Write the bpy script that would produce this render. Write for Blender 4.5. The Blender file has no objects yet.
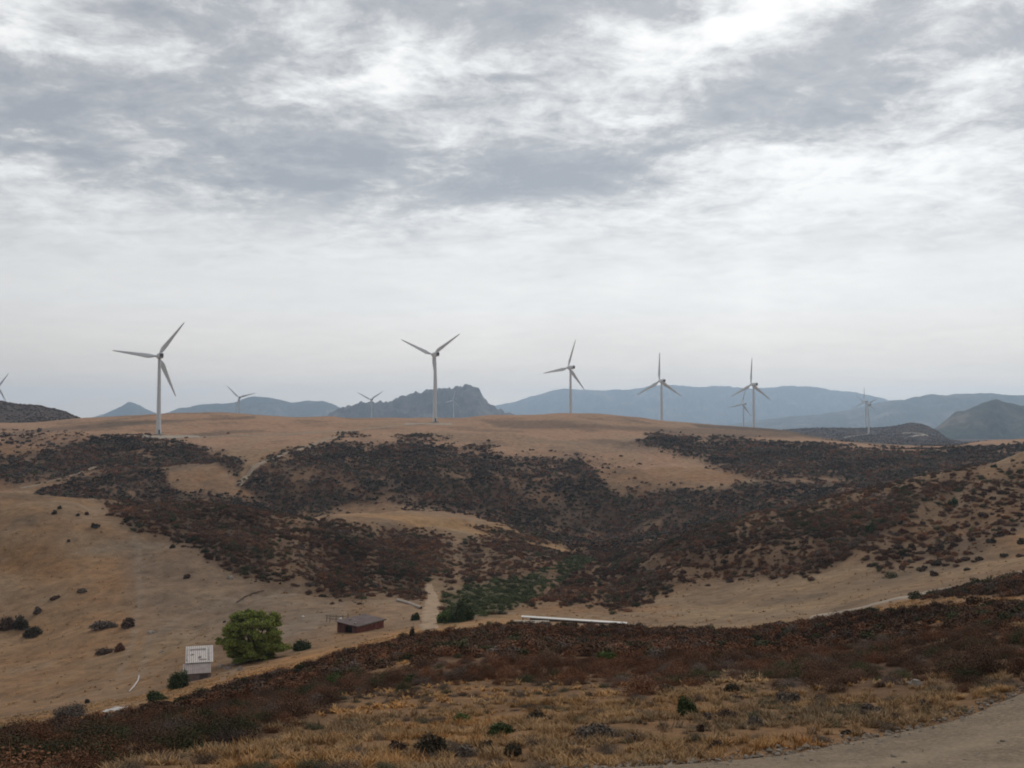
import bpy, math, random
import numpy as np
from mathutils import Matrix, Vector

random.seed(7)
S = bpy.context.scene
COL = S.collection
R = math.radians
F, CX, CY, HOR = 1050.0, 512.0, 384.0, 422.0
PIT = math.atan((HOR - CY) / F)
CAMZ = 0.0

# ------------------------------------------------------------------ noise
def _hash(ix, iy, s):
    h = (ix.astype(np.int64) * 374761393 + iy.astype(np.int64) * 668265263 + s * 1442695041) & 0xFFFFFFFF
    h = ((h ^ (h >> 13)) * 1274126177) & 0xFFFFFFFF
    h = h ^ (h >> 16)
    return (h & 0xFFFFFF) / float(0xFFFFFF)

def vnoise(x, y, s=0):
    ix, iy = np.floor(x), np.floor(y)
    fx, fy = x - ix, y - iy
    fx = fx * fx * fx * (fx * (fx * 6 - 15) + 10)
    fy = fy * fy * fy * (fy * (fy * 6 - 15) + 10)
    a, b = _hash(ix, iy, s), _hash(ix + 1, iy, s)
    c, d = _hash(ix, iy + 1, s), _hash(ix + 1, iy + 1, s)
    return (a + (b - a) * fx) * (1 - fy) + (c + (d - c) * fx) * fy

def fbm(x, y, s=0, o=4):
    x, y = np.asarray(x, float), np.asarray(y, float)
    t, a, n = 0, 1.0, 0
    for i in range(o):
        t = t + a * vnoise(x * 0.8 + y * 0.6 + 17.3 * i, -x * 0.6 + y * 0.8 + 9.1 * i, s + i)
        n += a; a *= 0.5; x = x * 2.03; y = y * 2.03
    return t / n - 0.5           # about -0.5 .. 0.5

def sstep(a, b, x):
    t = np.clip((x - a) / (b - a), 0, 1)
    return t * t * (3 - 2 * t)

# ------------------------------------------------------------------ terrain
COLS = np.array([-400, -200, 0, 100, 200, 300, 400, 500, 600, 700, 800, 900, 1024, 1250, 1450], float)
def line(d, py):
    """a fold of the land: for each column of the table its distance and how far below eye level it lies"""
    d = np.full(len(COLS), float(d)) if np.isscalar(d) else np.asarray(d, float)
    return d, np.asarray(py, float)
LINES = [
    line(17.0, [775, 772, 770, 769, 768, 768, 768, 768, 768, 768, 767, 766, 764, 760, 758]),
    line([36, 36, 35, 36, 38, 40, 42, 42, 42, 40, 38, 34, 28, 24, 22],
         [752, 748, 742, 737, 726, 708, 698, 690, 684, 680, 682, 684, 682, 676, 670]),
    line([48, 50, 52, 60, 72, 84, 92, 96, 98, 100, 104, 112, 125, 140, 150],
         [752, 750, 744, 728, 706, 676, 646, 633, 639, 641, 631, 606, 579, 550, 530]),
    line([150, 150, 150, 148, 148, 152, 165, 170, 172, 172, 172, 165, 165, 185, 200],
         [738, 730, 712, 700, 676, 655, 634, 621, 623, 623, 615, 592, 566, 530, 508]),
    line([225, 225, 225, 225, 225, 228, 235, 240, 232, 220, 212, 206, 210, 230, 240],
         [652, 648, 638, 622, 612, 604, 597, 600, 604, 601, 588, 570, 543, 500, 480]),
    line([320, 325, 330, 335, 345, 360, 375, 390, 392, 350, 330, 325, 330, 340, 350],
         [482, 486, 490, 497, 505, 517, 531, 540, 557, 529, 504, 481, 453, 412, 395]),
    line([395, 400, 405, 410, 420, 430, 440, 445, 445, 430, 420, 420, 420, 420, 420],
         [494, 497, 500, 505, 510, 515, 511, 523, 547, 540, 520, 500, 475, 440, 420]),
    line([460, 465, 470, 475, 480, 490, 490, 500, 500, 490, 485, 480, 480, 480, 480],
         [500, 502, 503, 505, 507, 517, 510, 521, 541, 528, 508, 490, 466, 440, 425]),
    line(560.0, [463, 464, 465, 462, 462, 462, 464, 474, 484, 479, 476, 470, 457, 440, 430]),
    line([650, 640, 630, 630, 655, 680, 740, 740, 700, 680, 670, 660, 660, 660, 660],
         [440, 440, 438, 438, 437, 433, 425, 427, 436, 443, 446, 449, 444, 436, 432]),
    line([820, 810, 800, 800, 800, 830, 850, 860, 850, 830, 800, 760, 760, 760, 760],
         [418, 420, 424, 417.5, 413.5, 417.5, 418.5, 415.5, 414.5, 423.5, 429, 438, 440, 430, 425]),
    line([960, 960, 960, 960, 980, 990, 990, 990, 990, 980, 980, 980, 980, 980, 980],
         [424, 424, 428, 428, 425, 426, 427, 426, 426, 433, 443, 450, 452, 440, 436]),
    line(1250.0, [396, 397.5, 401.5, 425, 431, 431, 431, 431, 431, 436, 445, 449, 450, 444, 440]),
    line([1500, 1500, 1500, 1500, 1700, 1750, 1750, 1750, 1750, 1750, 1780, 1780, 1780, 1780, 1780],
         [404, 406, 411, 427, 426, 428, 428, 429, 429, 433, 434, 433, 444, 440, 436]),
    line(1980.0, [414, 416, 420, 430, 431, 430, 430, 430, 430, 436, 434, 434, 447, 442, 438]),
    line(2600.0, [420, 421, 424, 430, 431, 427, 421, 418, 426, 438, 440, 440, 440, 438, 436]),
    line(4500.0, [438] * 15), line(7000.0, [436] * 15), line(14800.0, [428.5] * 15),
]

def interp_smooth(x, xs, ys):
    """monotone cubic through a table"""
    h = np.diff(xs); dl = np.diff(ys) / h
    m = np.zeros(len(xs)); m[0], m[-1] = dl[0], dl[-1]
    for i in range(1, len(xs) - 1):
        if dl[i - 1] * dl[i] > 0:
            w1, w2 = 2 * h[i] + h[i - 1], h[i] + 2 * h[i - 1]
            m[i] = (w1 + w2) / (w1 / dl[i - 1] + w2 / dl[i])
    x = np.clip(x, xs[0], xs[-1])
    i = np.clip(np.searchsorted(xs, x) - 1, 0, len(xs) - 2)
    t = (x - xs[i]) / h[i]
    return ((2 * t**3 - 3 * t**2 + 1) * ys[i] + (t**3 - 2 * t**2 + t) * h[i] * m[i]
            + (-2 * t**3 + 3 * t**2) * ys[i + 1] + (t**3 - t**2) * h[i] * m[i + 1])

# extra detail on the outline of the ridges, finer than the table of columns
DETAIL = {10: ([-400, 0, 20, 60, 90, 115, 130, 160, 190, 230, 265, 300, 330, 345, 400, 450, 500, 530, 560, 600, 640, 670, 700, 740, 780, 810, 850, 880, 905, 925, 950, 985, 1024, 1450],
               [418, 423, 423, 420, 418, 416.5, 416, 413.5, 413, 413.5, 415, 417, 416, 417.5, 418, 418, 415.5, 415.5, 414, 414.5, 418, 421.5, 423.5, 426, 430, 436, 441.5, 443.5, 445, 445.5, 446, 440, 438, 425]),
          12: ([-400, 0, 10, 24, 36, 46, 58, 75, 100, 300, 600, 700, 800, 900, 1024, 1450],
               [396, 401, 403.5, 405, 405.5, 407.5, 410.5, 416.5, 426, 431, 431, 436, 445, 449, 450, 440]),
          13: ([-400, 0, 100, 200, 600, 700, 760, 790, 820, 868, 890, 905, 918, 930, 945, 960, 1024, 1450],
               [404, 411, 427, 426, 429, 434, 435, 436, 436, 434, 433, 432.5, 432, 434, 440, 444, 446, 436]),
          14: ([-400, 0, 100, 300, 600, 700, 760, 790, 820, 850, 880, 900, 912, 922, 935, 950, 1024, 1450],
               [414, 420, 430, 430, 430, 434, 432, 429.5, 428.3, 428.3, 427.5, 425.3, 423.5, 424.5, 430, 440, 447, 436])}

th_front = np.arctan((np.arange(-340, 1366, 1.7) - CX) / F)
th_back = np.linspace(th_front[-1], th_front[0] + 2 * math.pi, 90)[1:-1]
TH = np.concatenate([th_front, th_back])
NF = len(th_front)
RR = np.concatenate([np.exp(np.linspace(math.log(0.6), math.log(10), 50))[:-1],
                     np.exp(np.linspace(math.log(10), math.log(1300), 720))[:-1],
                     np.exp(np.linspace(math.log(1300), math.log(14700), 120))])
NT, NR = len(TH), len(RR)
LOGR = np.log(RR)

def column_of(th):
    a = np.where(th > math.pi, th - 2 * math.pi, th)
    lim = 0.72
    # behind the camera the land carries on from the edges of the view, blended all round
    back = np.clip((np.abs(a) - lim) / (math.pi - lim), 0, 1)
    return CX + F * np.tan(np.clip(a, -lim, lim)) * (1 - back), np.cos(np.clip(a, -lim, lim))

pxc, cosc = column_of(TH)
D = np.zeros((len(LINES), NT)); P = np.zeros((len(LINES), NT))
for k, (d, py) in enumerate(LINES):
    D[k] = np.exp(interp_smooth(pxc, COLS, np.log(d)))
    if k in DETAIL:
        P[k] = interp_smooth(pxc, np.array(DETAIL[k][0], float), np.array(DETAIL[k][1], float))
    else:
        P[k] = interp_smooth(pxc, COLS, py)
Z = np.zeros((NR, NT))
for j in range(NT):
    Yd = RR * cosc[j]
    ld = np.log(Yd)
    ks, ps = np.log(D[:, j]), P[:, j]
    t = np.tan(np.arctan((CY - ps) / F) + PIT)          # slope of the sight line of each fold
    tt = interp_smooth(ld, ks, t)
    z = tt * Yd
    z0 = t[0] * D[0, j]
    near = Yd < D[0, j]
    s = np.clip(Yd / D[0, j], 0, 1)
    zn = -1.75 + (z0 + 1.75) * (0.80 * s + 0.20 * s * s)
    Z[:, j] = np.where(near, zn, z)
XX = RR[:, None] * np.sin(TH)[None, :]
YY = RR[:, None] * np.cos(TH)[None, :]

# gravel road at the photographer's feet: centre line in metres
def ray_dir(px, py):
    v = Vector(((px - CX) / F, 1.0, (CY - py) / F))
    return Matrix.Rotation(PIT, 3, 'X') @ v
def seg_dist(x, y, pts):
    best = np.full(np.shape(x), 1e9)
    for (ax, ay), (bx, by) in zip(pts[:-1], pts[1:]):
        dx, dy = bx - ax, by - ay
        t = np.clip(((x - ax) * dx + (y - ay) * dy) / (dx * dx + dy * dy), 0, 1)
        best = np.minimum(best, np.hypot(x - ax - t * dx, y - ay - t * dy))
    return best
ROAD_EDGE = [(-9.0, 10.2), (-4.5, 12.7), (-1.2, 14.6), (1.8, 16.6), (4.6, 18.7), (8.0, 21.8), (12.3, 25.6), (17.5, 29.5), (26, 34.0), (38, 38.5)]
def offset(pts, w):
    out = []
    for i, (x, y) in enumerate(pts):
        a = pts[max(i - 1, 0)]; b = pts[min(i + 1, len(pts) - 1)]
        dx, dy = b[0] - a[0], b[1] - a[1]; l = math.hypot(dx, dy)
        out.append((x + dy / l * w, y - dx / l * w))
    return out
ROAD_W = 6.0
ROAD_MID = offset(ROAD_EDGE, ROAD_W / 2)
roadd = seg_dist(XX, YY, ROAD_MID)
offroad = sstep(ROAD_W / 2 - 0.3, ROAD_W / 2 + 2.5, roadd)

dist = np.hypot(XX, YY)
rel = np.clip(dist / 500.0, 0, 1.0)
fade_far = 1 - sstep(2500, 5000, dist)
Z += fbm(XX / 70, YY / 70, 11, 4) * 7.0 * rel * np.clip((dist - 110) / 120, 0, 1) * fade_far * np.where(dist > 700, 0.45, 1.0)
Z += fbm(XX / 16, YY / 16, 21, 4) * 1.5 * np.clip(dist / 130, 0.08, 1) * fade_far * np.where(dist > 700, 0.6, 1.0) * offroad
Z += fbm(XX / 2.6, YY / 2.6, 31, 3) * 0.34 * (1 - sstep(80, 260, dist)) * np.clip(dist / 14, 0.1, 1) * offroad
# gullies running down the valley sides
g = np.abs(fbm(XX / 45 + 3, YY / 90 + 8, 41, 3)) * 2
Z -= (1 - sstep(0, 0.25, g)) * 2.2 * sstep(160, 300, dist) * (1 - sstep(560, 700, dist))

def grid_ix(x, y):
    th = np.arctan2(x, y)
    th = np.where(th < TH[0], th + 2 * math.pi, th)
    r = np.clip(np.hypot(x, y), RR[0], RR[-1] * 0.9999)
    i = np.clip(np.searchsorted(RR, r) - 1, 0, NR - 2)
    j = np.clip(np.searchsorted(TH, th) - 1, 0, NT - 1)
    j2 = (j + 1) % NT
    tj1 = np.where(j2 == 0, TH[0] + 2 * math.pi, TH[j2])
    return i, j, j2, (r - RR[i]) / (RR[i + 1] - RR[i]), (th - TH[j]) / (tj1 - TH[j])
def ground(x, y):
    x, y = np.atleast_1d(np.asarray(x, float)), np.atleast_1d(np.asarray(y, float))
    i, j, j2, a, b = grid_ix(x, y)
    return (Z[i, j] * (1 - a) + Z[i + 1, j] * a) * (1 - b) + (Z[i, j2] * (1 - a) + Z[i + 1, j2] * a) * b
def g1(x, y): return float(ground(x, y)[0])
def hit(px, py, dmin=8.0, dmax=4000.0):
    """where a sight line meets the ground"""
    v = ray_dir(px, py)
    t = np.exp(np.linspace(math.log(dmin), math.log(dmax), 4000))
    x, y, z = v.x * t, v.y * t, v.z * t
    gz = ground(x, y)
    k = np.where(z <= gz)[0]
    k = k[0] if len(k) else len(t) - 1
    return Vector((x[k], y[k], gz[k]))
def at(px, py, y):
    v = ray_dir(px, py); return v * (y / v.y)

# projected position of every grid vertex, used to lay out the land cover
c, s_ = math.cos(PIT), math.sin(PIT)
dep = np.maximum(YY * c + Z * s_, 1e-3)
PXV = np.where(YY > 0, CX + F * XX / dep, -9999)
PYV = CY - F * (-YY * s_ + Z * c) / dep

def inside(px, py, poly):
    """signed distance to a polygon: positive inside"""
    px, py = np.asarray(px), np.asarray(py)
    best = np.full(px.shape, 1e9); ins = np.zeros(px.shape, bool)
    n = len(poly)
    for i in range(n):
        ax, ay = poly[i]; bx, by = poly[(i + 1) % n]
        dx, dy = bx - ax, by - ay
        t = np.clip(((px - ax) * dx + (py - ay) * dy) / (dx * dx + dy * dy + 1e-9), 0, 1)
        best = np.minimum(best, np.hypot(px - ax - t * dx, py - ay - t * dy))
        cr = ((ay > py) != (by > py)) & (px < (bx - ax) * (py - ay) / (by - ay + 1e-12) + ax)
        ins ^= cr
    return np.where(ins, best, -best)

SUB = (slice(0, NR), slice(0, NF))
fx_, fy_, fX, fY, fD = PXV[SUB], PYV[SUB], XX[SUB], YY[SUB], dist[SUB]
wob = fbm(fX / np.clip(fD / 9, 2, 60), fY / np.clip(fD / 9, 2, 60), 51, 4)
wob2 = fbm(fX / np.clip(fD / 40, .7, 14), fY / np.clip(fD / 40, .7, 14), 57, 3)
wob3 = fbm(fX / np.clip(fD / 18, 1.2, 30), fY / np.clip(fD / 18, 1.2, 30), 54, 5)
def zone(poly, d0, d1, soft=4.0, rough=18.0):
    if d0 >= 140: soft, rough = soft * 1.5, rough * 1.6
    rows = np.where((RR > d0 * 0.9) & (RR < d1 * 1.25))[0]
    out = np.zeros(fx_.shape)
    sl = slice(rows[0], rows[-1] + 1)
    yd = fY[sl]
    sd = inside(fx_[sl], fy_[sl], poly) + wob[sl] * rough + wob3[sl] * rough * 0.8 + wob2[sl] * rough * 0.6
    out[sl] = sstep(-soft, soft, sd) * ((yd >= d0) & (yd < d1))
    return out
SCR = np.zeros(fx_.shape)          # how thick the scrub stands
def addz(v, poly, d0, d1, **k):
    global SCR
    SCR = np.maximum(SCR, v * zone(poly, d0, d1, **k))
def cutz(v, poly, d0, d1, **k):
    global SCR
    SCR = SCR * (1 - v * zone(poly, d0, d1, **k))
near_band = [(-500, 742), (0, 738), (60, 726), (120, 717), (170, 706), (200, 698), (250, 683), (300, 668), (330, 655), (380, 642), (420, 634), (520, 622), (600, 628),
             (650, 632), (760, 632), (830, 614), (900, 600), (960, 588), (1024, 575), (1500, 500), (1500, 690), (1024, 683), (900, 687), (820, 682),
             (750, 672), (700, 678), (600, 682), (520, 690), (450, 697), (390, 705), (345, 716), (300, 730), (235, 742), (160, 752), (80, 772), (-60, 800), (-200, 830), (-500, 830)]
addz(1.0, near_band, 11, 48, soft=13, rough=44)
addz(1.0, near_band, 48, 135, soft=3, rough=9)
cutz(0.97, [(846, 606), (900, 600), (960, 597), (1100, 592), (1100, 604), (960, 608), (890, 612), (850, 613)], 50, 135, soft=2, rough=5)
cutz(0.97, [(985, 625), (1040, 618), (1100, 618), (1100, 630), (1000, 632)], 40, 135, soft=2, rough=5)
cutz(0.9, [(360, 672), (410, 660), (420, 666), (370, 680)], 40, 135, soft=2, rough=4)
cutz(0.75, [(230, 752), (300, 728), (330, 735), (260, 775)], 11, 60, soft=4, rough=10)
# spurs
face = [(100, 500), (135, 496), (200, 502), (300, 515), (420, 529), (520, 538), (580, 548), (605, 560), (650, 546), (700, 528), (760, 512), (850, 493), (930, 474), (990, 457),
        (960, 490), (905, 520), (872, 545), (835, 563), (760, 574), (690, 580), (655, 590), (622, 604), (560, 608), (530, 606), (500, 604), (440, 592), (432, 582), (424, 602), (390, 598), (352, 607),
        (330, 600), (270, 585), (230, 570), (195, 546), (150, 535), (112, 517)]
addz(1.0, face, 140, 396, soft=6, rough=11)
addz(0.52, [(860, 540), (905, 512), (960, 480), (1024, 462), (1200, 420), (1200, 470), (1024, 525), (1000, 545), (940, 566), (890, 572), (862, 560)], 140, 396, soft=8, rough=14)
cutz(0.25, [(430, 548), (520, 556), (560, 566), (520, 585), (450, 572)], 140, 396, soft=6, rough=16)
cutz(0.5, [(730, 526), (800, 505), (900, 481), (1000, 456), (1010, 470), (900, 493), (800, 515), (735, 534)], 140, 396, soft=3, rough=6)
cutz(0.45, [(640, 562), (760, 548), (820, 545), (760, 566), (680, 578)], 140, 396, soft=5, rough=16)
cutz(0.7, [(535, 606), (556, 600), (590, 612), (560, 622)], 140, 396, soft=4, rough=8)
addz(1.0, [(440, 592), (470, 583), (520, 578), (545, 568), (575, 570), (530, 600), (505, 614), (440, 628)], 140, 396, soft=3, rough=6)
addz(1.0, [(575, 548), (600, 535), (660, 528), (720, 515), (720, 560), (600, 575), (570, 560)], 385, 500, soft=3, rough=6)
addz(0.9, [(450, 524), (520, 527), (600, 545), (590, 556), (560, 546), (500, 539)], 396, 462, soft=3, rough=6)
# the far valley side
addz(1.0, [(-300, 450), (0, 455), (70, 447), (130, 438), (165, 440), (210, 452), (245, 462), (240, 477), (215, 467), (160, 465), (95, 467), (60, 478), (25, 487), (-300, 500)], 396, 720, soft=3, rough=8)
addz(1.0, [(36, 492), (90, 475), (130, 468), (168, 470), (168, 482), (180, 494), (240, 500), (300, 512), (300, 525), (180, 515), (100, 512)], 396, 720, soft=3, rough=8)
addz(1.0, [(240, 482), (250, 468), (290, 450), (340, 442), (380, 443), (415, 440), (470, 446), (520, 456), (580, 456), (598, 472), (618, 496), (690, 493), (735, 487), (800, 484),
           (880, 478), (900, 500), (800, 525), (700, 545), (600, 575), (560, 545), (500, 524), (400, 508), (330, 512), (290, 516), (255, 498)], 446, 720, soft=3, rough=9)
addz(1.0, [(616, 443), (660, 431), (700, 440), (750, 441), (830, 446), (900, 452), (1000, 446), (1300, 425), (1300, 470), (1024, 480), (960, 490), (880, 484), (820, 477), (760, 478), (700, 463), (640, 447)], 440, 900, soft=2.5, rough=6)
addz(0.25, [(0, 432), (120, 440), (120, 452), (0, 455)], 500, 760, soft=4, rough=8)
SCR = np.maximum(SCR, np.where((fD > 1050) & (fD < 2300), 0.92, 0) * (1 - 0.9 * sstep(-2, 2, inside(fx_, fy_, [(345, 409), (380, 405), (405, 411), (405, 425), (345, 425)]))))
# stray bushes beyond the thickets, and patches of soil inside them
stray = fbm(fX / 38, fY / 38, 63, 5)
zone_far = (fY > 430) & (fY < 960)
bald = zone([(255, 470), (345, 428), (420, 418), (560, 415), (620, 425), (640, 440), (780, 466), (770, 484), (680, 492), (620, 488), (600, 450), (440, 432), (340, 440)], 396, 960)
SCR = np.maximum(SCR, zone_far * np.clip(stray * 2.0 - 0.04, 0, 0.34) * (1 - 0.85 * bald) * (1 - sstep(590, 680, fY)))
SCR = np.maximum(SCR, ((fY > 140) & (fY < 396) & (fy_ < 560) & (fx_ > 480)) * np.clip(stray * 1.2 - 0.03, 0, 0.16))
gap = fbm(fX / np.clip(fD / 14, 3, 26), fY / np.clip(fD / 14, 3, 26), 61, 5)
gap2 = fbm(fX / np.clip(fD / 45, 2, 9), fY / np.clip(fD / 45, 2, 9), 65, 4)
SCRD = SCR * np.clip(1.0 + gap * 1.6 + gap2 * 1.6, 0.04, 1.0)
SCRD = np.where(fD < 140, SCR * np.clip(0.95 + gap * 1.0 + gap2 * 0.8, 0.25, 1.0), SCRD)

# albedo of the ground
def mixc(a, b, t): return a + (np.asarray(b) - a) * t[..., None]
ALB = np.zeros(Z.shape + (3,)); ALB[:] = (0.30, 0.195, 0.115)
A = ALB[SUB].copy()
big = fbm(fX / 55, fY / 55, 71, 4); mid = fbm(fX / 9, fY / 9, 72, 4)
A = mixc(A, (0.36, 0.20, 0.095), np.clip(0.35 + big * 1.6, 0, 1) * 0.75)
A = mixc(A, (0.30, 0.225, 0.155), np.clip(mid * 2.2, 0, 1) * 0.7)
A = mixc(A, (0.20, 0.14, 0.09), np.clip(-mid * 2.0, 0, 1) * 0.55)
A = mixc(A, (0.205, 0.125, 0.068), 0.85 * (fD < 62) * np.clip(0.8 + mid * 1.5, 0, 1))
# greyer trampled yard and hollow, paler stony patch, orange verge of the spur
A = mixc(A, (0.235, 0.18, 0.135), zone([(120, 540), (200, 545), (290, 585), (345, 605), (330, 640), (280, 650), (220, 640), (150, 640), (130, 590)], 140, 396, soft=14, rough=16) * 0.8)
A = mixc(A, (0.36, 0.20, 0.085), zone([(-60, 512), (40, 515), (48, 535), (20, 560), (-60, 570)], 140, 396, soft=10, rough=16) * 0.6)
A = mixc(A, (0.33, 0.225, 0.15), zone([(360, 600), (395, 596), (425, 605), (420, 632), (385, 632)], 140, 396, soft=4, rough=8) * 0.8)
A = mixc(A, (0.37, 0.235, 0.11), zone([(300, 518), (400, 511), (500, 522), (585, 543), (585, 556), (500, 540), (400, 532)], 396, 470, soft=4, rough=4) * 0.8)
A = mixc(A, (0.33, 0.24, 0.15), zone([(650, 590), (760, 578), (860, 565), (1000, 545), (1024, 560), (830, 608), (700, 625)], 140, 396, soft=8, rough=12) * 0.7)
A = mixc(A, (0.43, 0.285, 0.195), ((fY > 600) & (fY < 960)) * 0.6)
A = mixc(A, (0.44, 0.245, 0.105), zone([(80, 722), (120, 712), (200, 690), (300, 652), (400, 628), (450, 614), (530, 612), (520, 632), (420, 645), (330, 668), (240, 700), (120, 728)], 55, 200, soft=4, rough=8) * 0.75)
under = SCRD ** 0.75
A *= np.where((fD < 396)[..., None], np.array([0.78, 0.73, 0.70]), np.array([0.92, 0.84, 0.81]))
band = fbm(fX / 60, fY / 22, 75, 5); blot = fbm(fX / 24, fY / 24, 76, 5)
hill_ = (fD > 140) & (fD < 1050)
A = mixc(A, (0.20, 0.150, 0.105), hill_ * np.clip(band * 2.6, 0, 1) * 0.75)
A = mixc(A, (0.13, 0.095, 0.068), hill_ * np.clip(blot * 3.2 - 0.10, 0, 1) * 0.75)
A = mixc(A, (0.29, 0.215, 0.135), hill_ * np.clip(-blot * 2.4 - 0.05, 0, 1) * 0.6)
for trail in ([(133, 520), (138, 560), (140, 600), (133, 640), (120, 672)], [(300, 588), (240, 600), (190, 612), (150, 640), (140, 676)], [(0, 560), (60, 556), (130, 545), (200, 548)], [(340, 612), (300, 626), (262, 640), (215, 690)]):
    rows = (fD > 120) & (fD < 396)
    dtr = seg_dist(np.where(rows, fx_, -9999), fy_, trail)
    A = mixc(A, (0.245, 0.195, 0.150), rows * (1 - sstep(1.0, 6.0, np.abs(dtr + wob * 16 + wob3 * 10))) * 0.35)
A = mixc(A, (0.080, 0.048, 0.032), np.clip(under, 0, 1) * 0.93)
crest_dark = 0.6 * zone([(480, 420), (560, 421), (640, 426), (720, 428), (800, 431), (930, 441), (930, 447), (800, 438), (700, 435), (600, 430), (500, 427)], 640, 960, soft=1.2, rough=2.5)
crest_dark = np.maximum(crest_dark, 0.85 * zone([(690, 424), (800, 428), (870, 437), (930, 442), (930, 447), (860, 443), (790, 434), (700, 428)], 640, 960, soft=1, rough=2))
crest_dark = np.maximum(crest_dark, 0.65 * zone([(0, 433), (60, 427), (140, 421), (255, 416), (255, 418.5), (140, 424), (60, 431), (0, 437)], 600, 960, soft=.8, rough=2))
A = mixc(A, (0.10, 0.075, 0.058), crest_dark)
A = mixc(A, (0.075, 0.075, 0.040), zone([(440, 592), (470, 583), (520, 578), (550, 568), (530, 600), (505, 614), (440, 628)], 140, 396, soft=4, rough=6) * 0.7)
A = mixc(A, (0.07, 0.052, 0.045), np.where(fD > 1050, 0.92, 0.0))
ALB[SUB] = A
ALB[:, NF:] = 0.5 * (A[:, :1] + A[:, -1:])

def mesh_obj(name, verts, faces, mat=None, parent=None, smooth=False, nper=None):
    me = bpy.data.meshes.new(name)
    verts = np.asarray(verts, np.float32); faces = np.asarray(faces, np.int32)
    n = faces.shape[1]
    me.vertices.add(len(verts)); me.vertices.foreach_set('co', verts.ravel())
    me.loops.add(faces.size); me.loops.foreach_set('vertex_index', faces.ravel())
    me.polygons.add(len(faces))
    me.polygons.foreach_set('loop_start', np.arange(0, faces.size, n, dtype=np.int32))
    me.polygons.foreach_set('use_smooth', np.full(len(faces), smooth))
    me.update(calc_edges=True)
    if mat: me.materials.append(mat)
    o = bpy.data.objects.new(name, me); COL.objects.link(o)
    if parent: o.parent = parent
    return o
def grid_faces(nr, nc, wrap=False):
    i = np.arange(nr - 1)[:, None]; j = np.arange(nc if wrap else nc - 1)[None, :]
    j2 = (j + 1) % nc
    return np.stack([i * nc + j, i * nc + j2, (i + 1) * nc + j2, (i + 1) * nc + j], -1).reshape(-1, 4)
def tag(o, label=None, cat=None, group=None, kind=None):
    for k, v in (('label', label), ('category', cat), ('group', group), ('kind', kind)):
        if v: o[k] = v
    return o
def empty(name, loc, rz=0.0):
    o = bpy.data.objects.new(name, None); COL.objects.link(o)
    o.empty_display_size = 0.3
    o.location = loc; o.rotation_euler = (0, 0, rz); return o

# ------------------------------------------------------------------ materials
class NT_:
    def __init__(s, mat): s.t = mat.node_tree; s.n = s.t.nodes; s.l = s.t.links
    def new(s, typ, **kw):
        n = s.n.new(typ)
        for k, v in kw.items():
            if k.startswith('i_'):
                key = k[2:]; key = int(key) if key.isdigit() else key.replace('_', ' ')
                if isinstance(v, bpy.types.NodeSocket): s.l.new(v, n.inputs[key])
                else: n.inputs[key].default_value = v
            else: setattr(n, k, v)
        return n
    def math(s, op, a, b=None, clamp=False):
        n = s.n.new('ShaderNodeMath'); n.operation = op; n.use_clamp = clamp
        for i, v in enumerate((a, b)):
            if v is None: continue
            if isinstance(v, bpy.types.NodeSocket): s.l.new(v, n.inputs[i])
            else: n.inputs[i].default_value = v
        return n.outputs[0]
    def mix(s, fac, a, b, blend='MIX'):
        n = s.n.new('ShaderNodeMix'); n.data_type = 'RGBA'; n.blend_type = blend
        for i, v in ((0, fac), (6, a), (7, b)):
            if isinstance(v, bpy.types.NodeSocket): s.l.new(v, n.inputs[i])
            else: n.inputs[i].default_value = v if i == 0 else (*v, 1)
        return n.outputs[2]
    def ramp(s, f, stops):
        n = s.n.new('ShaderNodeValToRGB'); s.l.new(f, n.inputs[0])
        e = n.color_ramp.elements
        while len(e) < len(stops): e.new(0.5)
        for x, (p, c_) in zip(e, stops):
            x.position = p; x.color = (*c_, 1) if not np.isscalar(c_) else (c_, c_, c_, 1)
        return n.outputs[0]
def material(name, rough=0.9, spec=0.15):
    m = bpy.data.materials.new(name); m.use_nodes = True
    b = m.node_tree.nodes['Principled BSDF']
    b.inputs['Roughness'].default_value = rough; b.inputs['Specular IOR Level'].default_value = spec
    return m, NT_(m), b
def noisy(name, col, amp=0.25, scale=3.0, rough=0.85, spec=0.15, bump=0.0, col2=None):
    m, t, b = material(name, rough, spec)
    co = t.new('ShaderNodeTexCoord').outputs['Object']
    n = t.new('ShaderNodeTexNoise', i_Vector=co, i_Scale=scale, i_Detail=5.0)
    c1 = tuple(x * (1 - amp) for x in col); c2 = col2 or tuple(min(1, x * (1 + amp)) for x in col)
    t.l.new(t.ramp(n.outputs['Fac'], [(0.3, c1), (0.7, c2)]), b.inputs['Base Color'])
    if bump:
        bp = t.new('ShaderNodeBump', i_Strength=bump, i_Height=n.outputs['Fac'])
        t.l.new(bp.outputs[0], b.inputs['Normal'])
    return m

m_ground, t, b = material('dry_ground', 1.0, 0.05)
at_ = t.new('ShaderNodeAttribute', attribute_name='cover')
co = t.new('ShaderNodeNewGeometry').outputs['Position']
n1 = t.new('ShaderNodeTexNoise', i_Vector=co, i_Scale=0.35, i_Detail=8.0, i_Roughness=0.65)
n2 = t.new('ShaderNodeTexNoise', i_Vector=co, i_Scale=3.2, i_Detail=6.0, i_Roughness=0.7)
n3 = t.new('ShaderNodeTexVoronoi', i_Vector=co, i_Scale=0.9, i_Randomness=1.0)
v1 = t.ramp(n1.outputs['Fac'], [(0.28, 0.62), (0.5, 1.0), (0.72, 1.32)])
v2 = t.ramp(n2.outputs['Fac'], [(0.28, 0.66), (0.5, 1.0), (0.75, 1.28)])
v3 = t.ramp(n3.outputs['Distance'], [(0.02, 0.5), (0.16, 0.95), (0.3, 1.0)])
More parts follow.
